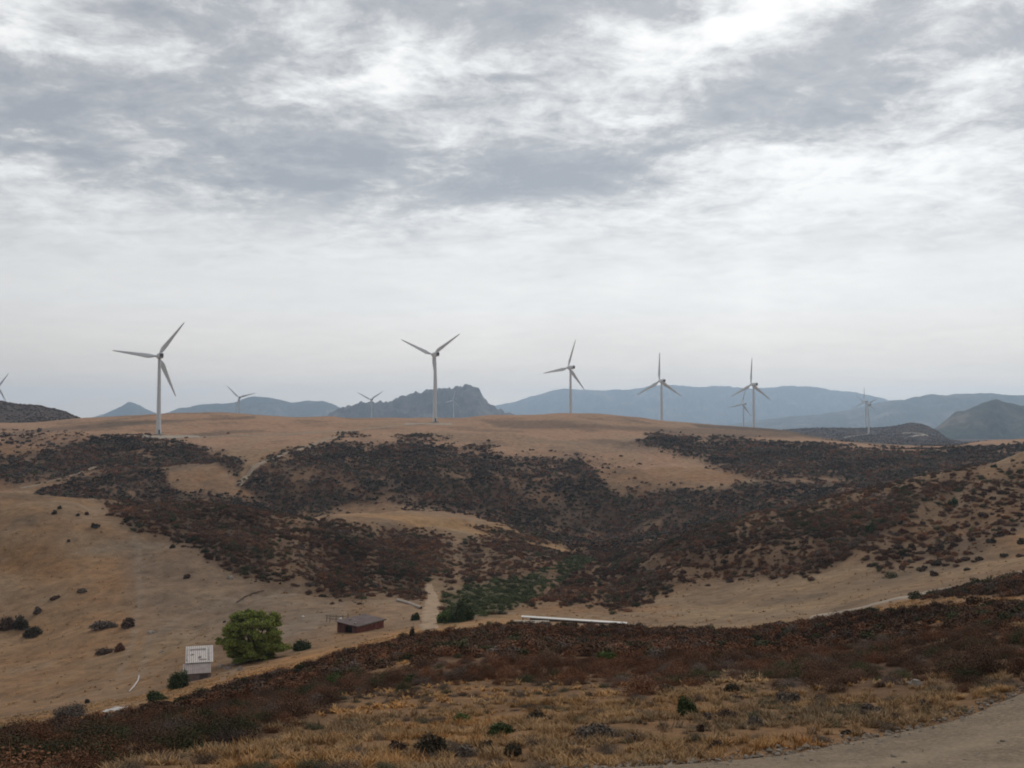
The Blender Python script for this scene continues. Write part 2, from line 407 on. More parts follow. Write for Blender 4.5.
c_ = t.mix(1.0, at_.outputs['Color'], v1, 'MULTIPLY'); c_ = t.mix(1.0, c_, v2, 'MULTIPLY'); c_ = t.mix(0.55, c_, v3, 'MULTIPLY')
t.l.new(c_, b.inputs['Base Color'])
hgt = t.math('ADD', t.math('MULTIPLY', n1.outputs['Fac'], 0.8), t.math('MULTIPLY', n2.outputs['Fac'], 0.22))
t.l.new(t.new('ShaderNodeBump', i_Strength=0.6, i_Distance=0.5, i_Height=hgt).outputs[0], b.inputs['Normal'])

V = np.stack([XX, YY, Z], -1).reshape(-1, 3)
Fc = grid_faces(NR, NT, True)
V = np.vstack([V, [[0, 0, float(Z[0].mean())]]])
apex = len(V) - 1
j = np.arange(NT); cap = np.stack([np.full(NT, apex), (j + 1) % NT, j], -1)
me = bpy.data.meshes.new('terrain')
me.vertices.add(len(V)); me.vertices.foreach_set('co', V.astype(np.float32).ravel())
# winding so that normals point up
Fq = Fc[:, ::-1]
li = np.concatenate([Fq.ravel(), cap[:, ::-1].ravel()]).astype(np.int32)
ls = np.concatenate([np.arange(len(Fq)) * 4, len(Fq) * 4 + np.arange(NT) * 3]).astype(np.int32)
me.loops.add(len(li)); me.loops.foreach_set('vertex_index', li)
me.polygons.add(len(ls)); me.polygons.foreach_set('loop_start', ls)
me.polygons.foreach_set('use_smooth', np.full(len(ls), True))
me.update(calc_edges=True)
ca = me.attributes.new('cover', 'FLOAT_COLOR', 'POINT')
cc = np.ones((len(V), 4), np.float32); cc[:-1, :3] = ALB.reshape(-1, 3); cc[-1, :3] = ALB[0].mean(0)
ca.data.foreach_set('color', cc.ravel())
me.materials.append(m_ground)
terrain = bpy.data.objects.new('terrain', me); COL.objects.link(terrain)
nz = np.empty(len(ls) * 3, np.float32); me.polygons.foreach_get('normal', nz)
if nz[2::3].mean() < 0: me.flip_normals()
tag(terrain, 'dry tan hills and valley', None, kind='structure')

# ------------------------------------------------------------------ strips: road, tracks
m_gravel, t, b = material('road_gravel', 1.0, 0.1)
co = t.new('ShaderNodeNewGeometry').outputs['Position']
n1 = t.new('ShaderNodeTexNoise', i_Vector=co, i_Scale=0.7, i_Detail=7.0, i_Roughness=0.6)
n2 = t.new('ShaderNodeTexVoronoi', i_Vector=co, i_Scale=16.0)
n3 = t.new('ShaderNodeTexNoise', i_Vector=co, i_Scale=30.0, i_Detail=3.0)
c_ = t.ramp(n1.outputs['Fac'], [(0.3, (0.155, 0.118, 0.083)), (0.7, (0.225, 0.172, 0.121))])
c_ = t.mix(0.7, c_, t.ramp(n2.outputs['Color'], [(0.1, 0.6), (0.6, 1.05), (0.95, 1.5)]), 'MULTIPLY')
c_ = t.mix(0.6, c_, t.ramp(n3.outputs['Fac'], [(0.3, 0.7), (0.7, 1.25)]), 'MULTIPLY')
ln = t.new('ShaderNodeAttribute', attribute_name='lane').outputs['Fac']
c_ = t.mix(t.math('MULTIPLY', ln, t.math('MULTIPLY', n1.outputs['Fac'], 0.9)), c_, (0.27, 0.21, 0.15))
t.l.new(c_, b.inputs['Base Color'])
t.l.new(t.new('ShaderNodeBump', i_Strength=0.5, i_Distance=0.03, i_Height=t.math('ADD', n2.outputs['Distance'], n3.outputs['Fac'])).outputs[0], b.inputs['Normal'])
m_track = noisy('track_earth', (0.31, 0.24, 0.175), 0.22, 0.5, 1.0, 0.05)
m_pale = noisy('pale_hardstanding', (0.36, 0.305, 0.25), 0.18, 0.3, 1.0, 0.05)

def densify(pts, step):
    out = []
    for (ax, ay), (bx, by) in zip(pts[:-1], pts[1:]):
        n = max(2, int(math.hypot(bx - ax, by - ay) / step))
        out += [(ax + (bx - ax) * k / n, ay + (by - ay) * k / n) for k in range(n)]
    p = np.array(out + [pts[-1]], float)
    for _ in range(14):
        p[1:-1] = 0.25 * p[:-2] + 0.5 * p[1:-1] + 0.25 * p[2:]
    return p
def strip(name, pts, width, mat, lift, step, across=6, ragged=0.25, label=None):
    p = densify(pts, step)
    tdir = np.gradient(p, axis=0); tdir /= np.linalg.norm(tdir, axis=1)[:, None] + 1e-9
    nrm = np.stack([tdir[:, 1], -tdir[:, 0]], -1)
    w = np.full(len(p), width) if np.isscalar(width) else np.interp(np.linspace(0, 1, len(p)), np.linspace(0, 1, len(width)), width)
    rows = []; lane = []
    for k in np.linspace(-0.5, 0.5, across + 1):
        ww = w * (1 + ragged * 2 * fbm(p[:, 0] / (width if np.isscalar(width) else 3) + 40 * (k > 0), p[:, 1] / 3, 91, 3))
        q = p + nrm * (k * ww)[:, None]
        z = ground(q[:, 0], q[:, 1]) + lift
        if abs(abs(k) - 0.5) < 1e-6: z -= lift * 2.2          # the edge sinks into the ground
        if name == 'gravel_road': z = z - 0.045 * (np.exp(-((k * width - 1.0) / 0.32) ** 2) + np.exp(-((k * width + 1.0) / 0.32) ** 2)) * (0.6 + fbm(q[:, 0] / 2, q[:, 1] / 2, 93, 3)) + 0.02 * fbm(q[:, 0] * 1.5, q[:, 1] * 1.5, 94, 3)
        rows.append(np.column_stack([q, z]))
        lane.append(np.exp(-((k * w - 1.0) / 0.4) ** 2) + np.exp(-((k * w + 1.0) / 0.4) ** 2))
    vv = np.stack(rows, 1).reshape(-1, 3)
    o = mesh_obj(name, vv, grid_faces(len(p), across + 1), mat, smooth=True)
    a_ = o.data.attributes.new('lane', 'FLOAT', 'POINT'); a_.data.foreach_set('value', np.stack(lane, 1).ravel().astype(np.float32))
    tag(o, label, None, kind='structure'); return o
strip('gravel_road', ROAD_MID, ROAD_W, m_gravel, 0.05, 0.16, 40, 0.10, 'grey gravel road at the lower right')
def from_view(pts, **k): return [tuple(hit(px, py, **k)[:2]) for px, py in pts]
strip('dirt_track', from_view([(1060, 566), (1024, 572), (985, 581), (940, 590), (890, 601), (850, 611), (810, 618)], dmin=128), 5.0, noisy('pale_track', (0.29, 0.235, 0.185), 0.2, 0.4, 1.0, 0.05), 0.12, 0.7, 8, 0.6)
strip('dirt_track', from_view([(428, 584), (433, 596), (431, 612), (428, 630)], dmin=120), [2.6, 3.0, 4.2, 3.2], noisy('brown_track', (0.33, 0.235, 0.16), 0.25, 0.5, 1.0, 0.05), 0.10, 0.7, 8, 0.4)
strip('dirt_track', from_view([(20, 488.5), (45, 483), (75, 475), (95, 467)], dmin=420), 3.0, m_track, 0.25, 2, 6, 0.4)
strip('dirt_track', from_view([(120, 436.6), (160, 437.2), (220, 436.2), (300, 434.5), (345, 431), (395, 426), (435, 424)], dmin=560), 5.0, m_track, 0.3, 3, 6, 0.3)
strip('dirt_track', from_view([(238, 486), (250, 470), (275, 458), (310, 447), (340, 436)], dmin=470), 4.0, m_track, 0.3, 3, 6, 0.4)
strip('dirt_track', [tuple(at(px, py, y)[:2]) for px, py, y in [(842, 436, 1700), (855, 434.5, 1740), (868, 434, 1780)]], 9.0, m_pale, 0.5, 6, 6, 0.2)
strip('dirt_track', [tuple(at(px, py, y)[:2]) for px, py, y in [(903, 427, 1766), (912, 430, 1750), (922, 432, 1735), (929, 432.5, 1730), (922, 435, 1690), (910, 437, 1660)]], 11.0, m_pale, 1.2, 6, 6, 0.2)
strip('gravel_pad', from_view([(140, 436.8), (162, 437.2), (200, 437)], dmin=560), 11.0, m_pale, 0.35, 2, 8, 0.2)
strip('gravel_pad', from_view([(405, 424.2), (436, 424.2), (452, 424.2)], dmin=640), 12.0, m_pale, 0.35, 2, 8, 0.2)

# ------------------------------------------------------------------ far hills and mountains
def far_mat(name, c1, c2, c3, sc):
    m, t, b = material(name, 1.0, 0.05)
    co = t.new('ShaderNodeNewGeometry').outputs['Position']
    n1 = t.new('ShaderNodeTexNoise', i_Vector=co, i_Scale=sc, i_Detail=8.0, i_Roughness=0.62)
    n2 = t.new('ShaderNodeTexNoise', i_Vector=co, i_Scale=sc * 6, i_Detail=6.0, i_Roughness=0.65)
    col = t.ramp(n1.outputs['Fac'], [(0.35, c1), (0.52, c2), (0.66, c3)])
    col = t.mix(0.8, col, t.ramp(n2.outputs['Fac'], [(0.3, 0.5), (0.7, 1.4)]), 'MULTIPLY')
    t.l.new(col, b.inputs['Base Color']); return m
m_macchia = far_mat('far_scrub', (0.03, 0.04, 0.022), (0.055, 0.055, 0.035), (0.17, 0.14, 0.10), 0.004)
m_rocky = far_mat('rocky_scrub', (0.055, 0.05, 0.045), (0.09, 0.075, 0.065), (0.19, 0.16, 0.14), 0.006)
def mountain(name, prof, dist_, depth, mat, rough, seed, label, zbase=-95.0, craggy=0.0):
    xs = np.array([p[0] for p in prof], float); ys = np.array([p[1] for p in prof], float)
    n = int((xs[-1] - xs[0]) / 1.1) + 2
    u = np.linspace(xs[0], xs[-1], n)
    py = interp_smooth(u, xs, ys)
    ztop = np.array([at(a, b_, dist_).z for a, b_ in zip(u, py)])
    X0 = np.array([at(a, 400, dist_).x for a in u])
    m = 90
    v = np.linspace(-1, 1, m)
    vv = np.zeros((m, n, 3))
    ss = dist_ / F
    for k in range(m):
        yo = v[k] * depth
        prof_h = (1 - abs(v[k]) ** 1.25)
        Yk = dist_ + yo
        Xk = X0 * (Yk / dist_)
        h = ztop - zbase
        rid = np.abs(fbm(Xk / (35 * ss), np.full(n, Yk) / (70 * ss), seed, 5)) * 2
        rid2 = fbm(Xk / (9 * ss), np.full(n, Yk) / (12 * ss), seed + 5, 4)
        edge = np.exp(-(v[k] / 0.10) ** 2)
        z = zbase + h * np.clip(prof_h, 0, 1) ** (0.9 if not craggy else 0.8)
        z = z - rid * h * 0.60 * rough * (1 - edge) * (1 - abs(v[k])) ** 0.5 * np.sqrt(abs(v[k])) * 2 + rid2 * ss * (1.3 + craggy * 3) * (1 - abs(v[k]))
        z = z + fbm(Xk / (14 * ss), np.full(n, Yk) / (30 * ss), seed + 7, 4) * ss * (1.2 if craggy else 4.0) * np.clip(h / h.max() * 1.4 - 0.2, 0, 1) * (1 - abs(v[k]))
        if craggy:
            st = fbm(Xk / (5 * ss), np.full(n, Yk) / (16 * ss), seed + 9, 3)
            z = z + np.where(h > 0.45 * h.max(), st * ss * 8.0 * craggy * (1 - abs(v[k])) ** 2, 0)
        vv[k] = np.column_stack([Xk, np.full(n, Yk), np.where(abs(v[k]) == 1, zbase, np.maximum(z, zbase))])
    o = mesh_obj(name, vv.reshape(-1, 3), grid_faces(m, n), mat, smooth=True)
    tag(o, label, None, kind='structure'); return o
mountain('mountain', [(470, 416), (490, 408), (505, 403.5), (520, 400), (540, 394), (555, 390.5), (568, 388.5), (590, 389.5), (615, 389.5), (640, 387.5), (665, 386), (690, 385.5), (720, 386.5), (745, 388), (770, 387), (795, 386.5), (815, 388), (840, 390), (862, 392.5), (885, 399), (920, 405), (980, 410), (1080, 416)],
         12300, 1500, m_macchia, 1.0, 101, 'long pale blue ridge on the horizon')
mountain('mountain', [(700, 430), (760, 420), (790, 416.5), (815, 415), (840, 411), (865, 406), (885, 401.5), (905, 398.5), (925, 395.2), (945, 394.5), (970, 393), (990, 393), (1010, 395), (1040, 396), (1100, 392), (1200, 398), (1320, 410)],
         8000, 1100, m_macchia, 1.0, 131, 'blue grey ridge at the right')
mountain('mountain', [(905, 440), (930, 431), (945, 420), (958, 411), (964, 410), (975, 405), (985, 400.5), (995, 399), (1008, 402), (1024, 405), (1060, 402), (1120, 398), (1200, 412), (1280, 430)],
         3500, 400, m_macchia, 0.9, 141, 'dark green hill at the right edge', zbase=-90)
mountain('mountain', [(60, 430), (90, 419), (104, 413.5), (115, 409), (124, 405), (131, 402), (138, 404), (147, 409), (158, 413), (185, 416), (210, 424)],
         9500, 700, m_macchia, 0.7, 151, 'small blue conical peak')
mountain('mountain', [(140, 424), (165, 413.5), (180, 409), (200, 405), (225, 402.5), (240, 400), (252, 397), (262, 396.5), (278, 399), (295, 402), (310, 400.5), (322, 401), (334, 405), (345, 410), (380, 416), (430, 424)],
         8800, 1000, m_macchia, 0.9, 161, 'blue ridge at the left')
mountain('mountain', [(300, 428), (325, 417), (340, 409.5), (352, 405.5), (365, 402.5), (378, 401), (392, 400.5), (397, 397.5), (408, 396), (412, 394.5), (420, 393.5), (424, 391), (434, 390.5), (440, 389.8), (444, 388.5), (452, 388), (455, 386.5), (460, 386), (468, 386.5), (475, 387.5), (479, 389.5), (482, 396), (487, 402), (494, 406), (505, 411), (520, 418), (545, 428)],
         5200, 700, m_rocky, 1.0, 171, 'rocky grey mountain with a jagged top', zbase=-90, craggy=1.1)

# ------------------------------------------------------------------ bushes and grass: prototypes
def leaf_cloud(n, size, rx, ry, rz, seed, flat=0.0, lumps=6, fill=0.35, tri=False):
    """many leaf-sized faces spread through an uneven mound"""
    rng = np.random.default_rng(seed)
    lc = rng.normal(size=(lumps, 3)); lc /= np.linalg.norm(lc, axis=1)[:, None]
    lc[:, 2] = np.abs(lc[:, 2]) * 0.8
    lr = rng.uniform(0.35, 0.62, lumps)
    lc = lc * (1 - lr)[:, None] * rng.uniform(0.75, 1.25, lumps)[:, None]
    k = rng.integers(0, lumps, n)
    d = rng.normal(size=(n, 3)); d /= np.linalg.norm(d, axis=1)[:, None]
    rad = rng.uniform(fill, 1, n) ** 0.6 * (1 + 0.12 * rng.normal(size=n))
    p = lc[k] + d * (lr[k] * rad)[:, None]
    p[:, 2] = np.abs(p[:, 2])
    p *= np.array([rx, ry, rz])
    nrm = d + rng.normal(size=(n, 3)) * 0.7 + np.array([0, 0, 0.35])
    nrm /= np.linalg.norm(nrm, axis=1)[:, None]
    a = np.cross(nrm, rng.normal(size=(n, 3))); a /= np.linalg.norm(a, axis=1)[:, None]
    b_ = np.cross(nrm, a)
    s = size * rng.uniform(0.6, 1.4, n)[:, None]
    q = np.stack([p - a * s, p - b_ * s * 0.55, p + a * s, p + b_ * s * 0.55], 1)
    return q.reshape(-1, 3), np.arange(4 * n).reshape(-1, 4)
def twigs(n, rx, rz, seed, w=0.02):
    rng = np.random.default_rng(seed)
    vs, fs = [], []
    for i in range(n):
        a = rng.uniform(0, 2 * math.pi); r = rng.uniform(0.2, 0.8) * rx; h = rng.uniform(0.4, 0.85) * rz
        p0 = np.array([rng.normal() * rx * 0.06, rng.normal() * rx * 0.06, -0.08 * rz]); p2 = np.array([math.cos(a) * r, math.sin(a) * r, h])
        pts = [p0, p0 * 0.5 + p2 * 0.5 + np.array([0, 0, 0.12 * rz]), p2]
        base = len(vs)
        for kk, p in enumerate(pts):
            ww = w * (1 - 0.4 * kk)
            for q in range(4):
                vs.append(p + np.array([math.cos(q * math.pi / 2) * ww, math.sin(q * math.pi / 2) * ww, 0]))
        for kk in range(2):
            for q in range(4):
                fs.append((base + kk * 4 + q, base + kk * 4 + (q + 1) % 4, base + kk * 4 + 4 + (q + 1) % 4, base + kk * 4 + 4 + q))
    return np.array(vs), np.array(fs)
def tuft(n, h, spread, seed, w):
    rng = np.random.default_rng(seed)
    vs, fs = [], []
    for i in range(n):
        a = rng.uniform(0, 2 * math.pi); lean = rng.uniform(0.1, 1.0) * spread; hh = h * rng.uniform(0.5, 1.1)
        bx, by = rng.normal(size=2) * spread * 0.28
        dx, dy = math.cos(a), math.sin(a)
        base = np.array([bx, by, -0.03])
        midp = base + np.array([dx * lean * 0.35, dy * lean * 0.35, hh * 0.6])
        tip = base + np.array([dx * lean, dy * lean, hh])
        px_, py_ = -dy * w, dx * w
        k = len(vs)
        vs += [base - (px_, py_, 0), base + (px_, py_, 0), midp + (px_ * .8, py_ * .8, 0), midp - (px_ * .8, py_ * .8, 0), tip + (px_ * .15, py_ * .15, 0), tip - (px_ * .15, py_ * .15, 0)]
        fs += [(k, k + 1, k + 2, k + 3), (k + 3, k + 2, k + 4, k + 5)]
    return np.array(vs), np.array(fs)

def tint_mat(name, kind):
    m, t, b = material(name, 0.95, 0.08)
    a = t.new('ShaderNodeAttribute', attribute_name='tint'); a.attribute_type = 'INSTANCER'
    oi = t.new('ShaderNodeNewGeometry')
    v = t.ramp(oi.outputs['Random Per Island'], [(0.0, 0.78), (0.5, 1.0), (1.0, 1.25)])
    t.l.new(t.mix(1.0, a.outputs['Color'], v, 'MULTIPLY'), b.inputs['Base Color'])
    return m
m_tint = tint_mat('heath_leaf', 0)
m_tuft = tint_mat('dry_grass', 0)
def proto_coll(name, items, mat):
    c0 = bpy.data.collections.new(name)
    for i, (vs, fs) in enumerate(items):
        o = mesh_obj('%s_%02d' % (name, i), vs, fs, mat)
        COL.objects.unlink(o); c0.objects.link(o)
    return c0
near_items = []
for i in range(5):
    v1_, f1_ = leaf_cloud(2600, 0.018, 0.60, 0.60, 0.62, 200 + i, lumps=9)
    v2_, f2_ = twigs(26, 0.7, 0.68, 300 + i, 0.008)
    near_items.append((np.vstack([v1_, v2_]), np.vstack([f1_, f2_ + len(v1_)])))
mid_items = [leaf_cloud(480, 0.058, 0.6, 0.6, 0.62, 220 + i, lumps=9) for i in range(5)]
far_items = [leaf_cloud(60, 0.19, 0.6, 0.6, 0.60, 240 + i, lumps=6) for i in range(4)]
tuft_items = [tuft(60, 0.15, 0.20, 260 + i, 0.010) for i in range(4)] + [tuft(34, 0.24, 0.24, 270 + i, 0.009) for i in range(2)]
tuft_far = [tuft(18, 0.20, 0.30, 280 + i, 0.03) for i in range(3)]

def scatter(name, pts, scl, tint, coll, nproto, label, seed):
    rng = np.random.default_rng(seed)
    n = len(pts)
    me = bpy.data.meshes.new(name)
    me.vertices.add(n); me.vertices.foreach_set('co', np.asarray(pts, np.float32).ravel())
    def at3(nm, typ, key, val):
        a = me.attributes.new(nm, typ, 'POINT'); a.data.foreach_set(key, np.ascontiguousarray(val).ravel())
    at3('rot', 'FLOAT_VECTOR', 'vector', np.column_stack([rng.normal(size=n) * 0.1, rng.normal(size=n) * 0.1, rng.uniform(0, 6.28, n)]).astype(np.float32))
    at3('scl', 'FLOAT_VECTOR', 'vector', np.asarray(scl, np.float32))
    at3('tint', 'FLOAT_COLOR', 'color', np.column_stack([tint, np.ones(n)]).astype(np.float32))
    at3('pick', 'INT', 'value', rng.integers(0, nproto, n).astype(np.int32))
    o = bpy.data.objects.new(name, me); COL.objects.link(o)
    g = bpy.data.node_groups.new(name + '_spread', 'GeometryNodeTree')
    g.interface.new_socket('Geometry', in_out='INPUT', socket_type='NodeSocketGeometry')
    g.interface.new_socket('Geometry', in_out='OUTPUT', socket_type='NodeSocketGeometry')
    N, L = g.nodes, g.links
    gi, go = N.new('NodeGroupInput'), N.new('NodeGroupOutput')
    ci = N.new('GeometryNodeCollectionInfo'); ci.inputs['Collection'].default_value = coll
    ci.inputs['Separate Children'].default_value = True; ci.inputs['Reset Children'].default_value = True
    ip = N.new('GeometryNodeInstanceOnPoints'); ip.inputs['Pick Instance'].default_value = True
    def attr(nm, typ):
        a = N.new('GeometryNodeInputNamedAttribute'); a.data_type = typ; a.inputs['Name'].default_value = nm
        return [s for s in a.outputs if s.enabled and s.name == 'Attribute'][0]
    L.new(gi.outputs[0], ip.inputs['Points']); L.new(ci.outputs[0], ip.inputs['Instance'])
    L.new(attr('pick', 'INT'), ip.inputs['Instance Index'])
    L.new(attr('rot', 'FLOAT_VECTOR'), ip.inputs['Rotation']); L.new(attr('scl', 'FLOAT_VECTOR'), ip.inputs['Scale'])
    L.new(ip.outputs[0], go.inputs[0])
    md = o.modifiers.new('spread', 'NODES'); md.node_group = g
    tag(o, label, None, kind='stuff'); return o

rng = np.random.default_rng(5)
cell_r = np.diff(RR)[:, None]; 
AREA = np.zeros(fx_.shape)
AREA[:-1, :-1] = cell_r * RR[:-1, None] * np.diff(TH[:NF])[None, :]
def sample(dens, d0, d1):
    rows = np.where((RR >= d0) & (RR < d1))[0]
    sl = slice(rows[0], rows[-1] + 1)
    lam = (AREA * dens)[sl]
    cnt = rng.poisson(np.clip(lam, 0, 30))
    ii, jj = np.nonzero(cnt); rep = cnt[ii, jj]
    ii, jj = np.repeat(ii, rep) + rows[0], np.repeat(jj, rep)
    r = RR[ii] + rng.uniform(size=len(ii)) * (RR[np.minimum(ii + 1, NR - 1)] - RR[ii])
    th = TH[jj] + rng.uniform(size=len(jj)) * (TH[np.minimum(jj + 1, NF - 1)] - TH[jj])
    x, y = r * np.sin(th), r * np.cos(th)
    return np.column_stack([x, y, ground(x, y)]), ii, jj
def heath_tint(p, n, green=0.12, red=0.3):
    base = np.tile(np.array([0.110, 0.064, 0.043]), (n, 1))
    patch = fbm(p[:, 0] / 12, p[:, 1] / 12, 81, 3)
    u = rng.uniform(size=n)
    r_ = u < np.clip(red + patch * 1.3, 0.02, 0.9); base[r_] = (0.165, 0.078, 0.044)
    g_ = (u > 1 - np.clip(green - patch * 0.7, 0.01, 0.7)); base[g_] = (0.062, 0.062, 0.032)
    fr = p[:, 1] > 430; base[fr & ~r_ & ~g_] = (0.098, 0.070, 0.054)
    nr_ = p[:, 1] < 140; base[nr_] *= 0.86
    w_ = rng.uniform(size=n) < 0.06; base[w_] = (0.12, 0.09, 0.075)
    bp = fbm(p[:, 0] / 22, p[:, 1] / 14, 82, 4)
    return base * (np.clip(1.12 + bp * 1.9, 0.6, 1.75) * rng.uniform(0.72, 1.28, n))[:, None]
inframe = ((fx_ > -170) & (fx_ < 1194)).astype(float)
heath_pts = []
proto_near = proto_coll('heath_near', near_items, m_tint)
proto_mid = proto_coll('heath_mid', mid_items, m_tint)
proto_far = proto_coll('heath_far', far_items, m_tint)
proto_tuft = proto_coll('tuft', tuft_items, m_tuft)
proto_tuft_far = proto_coll('tuft_wide', tuft_far, m_tuft)
off_f = sstep(ROAD_W / 2 - 0.1, ROAD_W / 2 + 0.5, roadd)[SUB]
for nm, d0, d1, den, lo, hi, pc, npz in (('foreground_heath', 13, 62, 3.0, 0.35, 1.35, proto_near, 5), ('foreground_heath', 62, 140, 2.2, 0.45, 1.6, proto_mid, 5),
                                         ('valley_scrub', 140, 430, 1.15, 0.45, 2.3, proto_mid, 5), ('hillside_scrub', 430, 950, 0.75, 0.55, 2.6, proto_far, 4),
                                         ('distant_scrub', 1050, 2300, 0.05, 1.5, 3.5, proto_far, 4)):
    p, ii, jj = sample(np.clip(SCRD, 0, 1) ** 1.2 * den * inframe * off_f, d0, d1)
    n = len(p)
    sc = (lo + (hi - lo) * rng.uniform(size=n) ** 2.4)[:, None] * np.column_stack([rng.uniform(.8, 1.3, n), rng.uniform(.8, 1.3, n), rng.uniform(.6, 1.15, n)])
    tn = heath_tint(p, n, 0.10 if d0 < 140 else 0.18, 0.36 if d0 < 140 else 0.24)
    ing = (inside(fx_[ii, jj], fy_[ii, jj], [(440, 592), (470, 583), (520, 575), (560, 560), (600, 545), (612, 552), (585, 568), (540, 600), (505, 614), (440, 628)]) + 8 * wob[ii, jj] > 0) & (p[:, 1] > 140) & (p[:, 1] < 396)
    tn[ing] = np.array([0.092, 0.105, 0.045]) * rng.uniform(0.6, 1.3, (ing.sum(), 1))
    scatter(nm, p - [0, 0, 0.05], sc, tn, pc, npz, None, int(d0))
    print(nm, n)
# dry grass tufts
gd = np.clip(1 - SCR * 1.0, 0.03, 1) * inframe * off_f
for nm, d0, d1, den, pc, npz, lo, hi in (('dry_grass', 9, 34, 15.0, proto_tuft, 6, 0.4, 1.25), ('dry_grass', 34, 140, 5.5, proto_tuft_far, 3, 0.4, 0.95), ('valley_grass', 140, 330, 0.05, proto_tuft_far, 3, 0.8, 1.7)):
    clump = np.clip(0.55 + fbm(fX / 1.6, fY / 1.6, 83, 3) * 2.6, 0.05, 1.5) if d0 < 140 else 1.0
    p, ii, jj = sample(gd * den * clump, d0, d1)
    n = len(p)
    s1 = rng.uniform(lo, hi, n)[:, None] * np.ones(3)
    pat = fbm(p[:, 0] / 4, p[:, 1] / 4, 85, 3)
    tn = np.tile(np.array([0.42, 0.262, 0.13]), (n, 1))
    tn += np.clip(pat * 2.2, 0, 1)[:, None] * (np.array([0.50, 0.25, 0.08]) - tn)
    tn += np.clip(-pat * 2.2, 0, 1)[:, None] * (np.array([0.23, 0.175, 0.115]) - tn)
    tn *= rng.uniform(0.7, 1.2, (n, 1))
    scatter(nm, p, s1, tn, pc, npz, None, 900 + int(d0))
    print(nm, n)
# low grey and brown cushions between the grass of the foreground
p, ii, jj = sample(np.clip(1 - SCR, 0, 1) * inframe * off_f * 1.5 * np.clip(0.6 + fbm(fX / 5, fY / 5, 87, 3) * 3, 0, 1.4), 13, 60)
n = len(p); tn = np.tile(np.array([0.15, 0.115, 0.085]), (n, 1)); u = rng.uniform(size=n)
tn[u < 0.4] = (0.11, 0.08, 0.06); tn[u > 0.8] = (0.09, 0.085, 0.05)
scatter('low_cushion_plants', p - [0, 0, 0.03], rng.uniform(0.22, 0.6, (n, 1)) * np.array([1.2, 1.2, 0.7]), tn * rng.uniform(.8, 1.2, (n, 1)), proto_near, 5, None, 77)
# loose stones along the road edge
def stone(seed):
    rg = np.random.default_rng(seed)
    phi = np.linspace(0, math.pi, 6); tt = np.linspace(0, 2 * math.pi, 9)[:-1]
    vs = np.array([[math.sin(a) * math.cos(b_), math.sin(a) * math.sin(b_), math.cos(a)] for a in phi for b_ in tt])
    vs *= (1 + 0.25 * rg.normal(size=(len(vs), 1)) * (np.abs(vs[:, 2:3]) < 0.99)); vs *= np.array([1, 0.75, 0.55])
    return vs, grid_faces(6, 8, True)
m_stone_i = tint_mat('loose_stone', 0)
proto_stone = proto_coll('stone', [stone(i) for i in range(4)], m_stone_i)
edge_w = np.exp(-((roadd[SUB] - ROAD_W / 2) / 0.45) ** 2)
p, ii, jj = sample(edge_w * 55 * inframe + (roadd[SUB] < ROAD_W / 2) * 1.2 * inframe, 9, 45)
n = len(p)
scatter('roadside_stones', p + [0, 0, 0.045], (0.018 + 0.055 * rng.uniform(size=(n, 1)) ** 3) * np.ones((1, 3)), np.array([0.21, 0.175, 0.14]) * rng.uniform(0.6, 1.35, (n, 1)), proto_stone, 4, None, 78)

# ------------------------------------------------------------------ single shrubs
def leaf_mat(name, col, var=0.5):
    m, t, b = material(name, 0.9, 0.12)
    gi = t.new('ShaderNodeNewGeometry')
    v = t.ramp(gi.outputs['Random Per Island'], [(0.0, tuple(x * (1 - var) for x in col)), (0.6, col), (1.0, tuple(x * (1 + var) for x in col))])
    t.l.new(v, b.inputs['Base Color']); return m
LM = {'dark': leaf_mat('shrub_dark', (0.072, 0.058, 0.040)), 'green': leaf_mat('shrub_green', (0.055, 0.075, 0.03)), 'bright': leaf_mat('shrub_bright', (0.09, 0.125, 0.035)),
      'brown': leaf_mat('shrub_brown', (0.105, 0.068, 0.052)), 'rust': leaf_mat('shrub_rust', (0.15, 0.07, 0.042)), 'grey': leaf_mat('shrub_grey', (0.15, 0.12, 0.10))}
m_bark = noisy('bark', (0.12, 0.09, 0.065), 0.3, 12.0, 0.95)
cloud_cache = {}
def shrub(px, py, w, h, kind, label, name='shrub', group=None, dmin=8.0, seed=0, cat='shrub', parts=None):
    """px, py: middle of its foot; w, h: its size as seen, turned into metres at its distance"""
    p = hit(px, py, dmin=dmin)
    m_px = p.y / F
    W, H = w * m_px, h * m_px
    parts = (w > 11) if parts is None else parts
    n = int(np.clip(w * h * 9, 160, 5200))
    key = (kind, n // 300, seed % 4)
    size = max(0.9 * m_px, 0.03) if w > 20 else 1.15 * m_px
    vs, fs = leaf_cloud(n, size / 1.0, W * 0.5, W * 0.48, H * 0.98, 500 + seed, lumps=9 if w > 12 else 5, fill=0.25)
    if parts:
        r = empty(name, p - Vector((0, 0, 0.02)))
        mesh_obj('foliage', vs, fs, LM[kind], r)
        tv, tf = twigs(14, W * 0.5, H, 700 + seed, max(0.012, 0.22 * m_px))
        mesh_obj('stems', tv, tf, m_bark, r)
    else:
        r = mesh_obj(name, vs, fs, LM[kind]); r.location = p - Vector((0, 0, 0.02))
    return tag(r, label, cat, group)

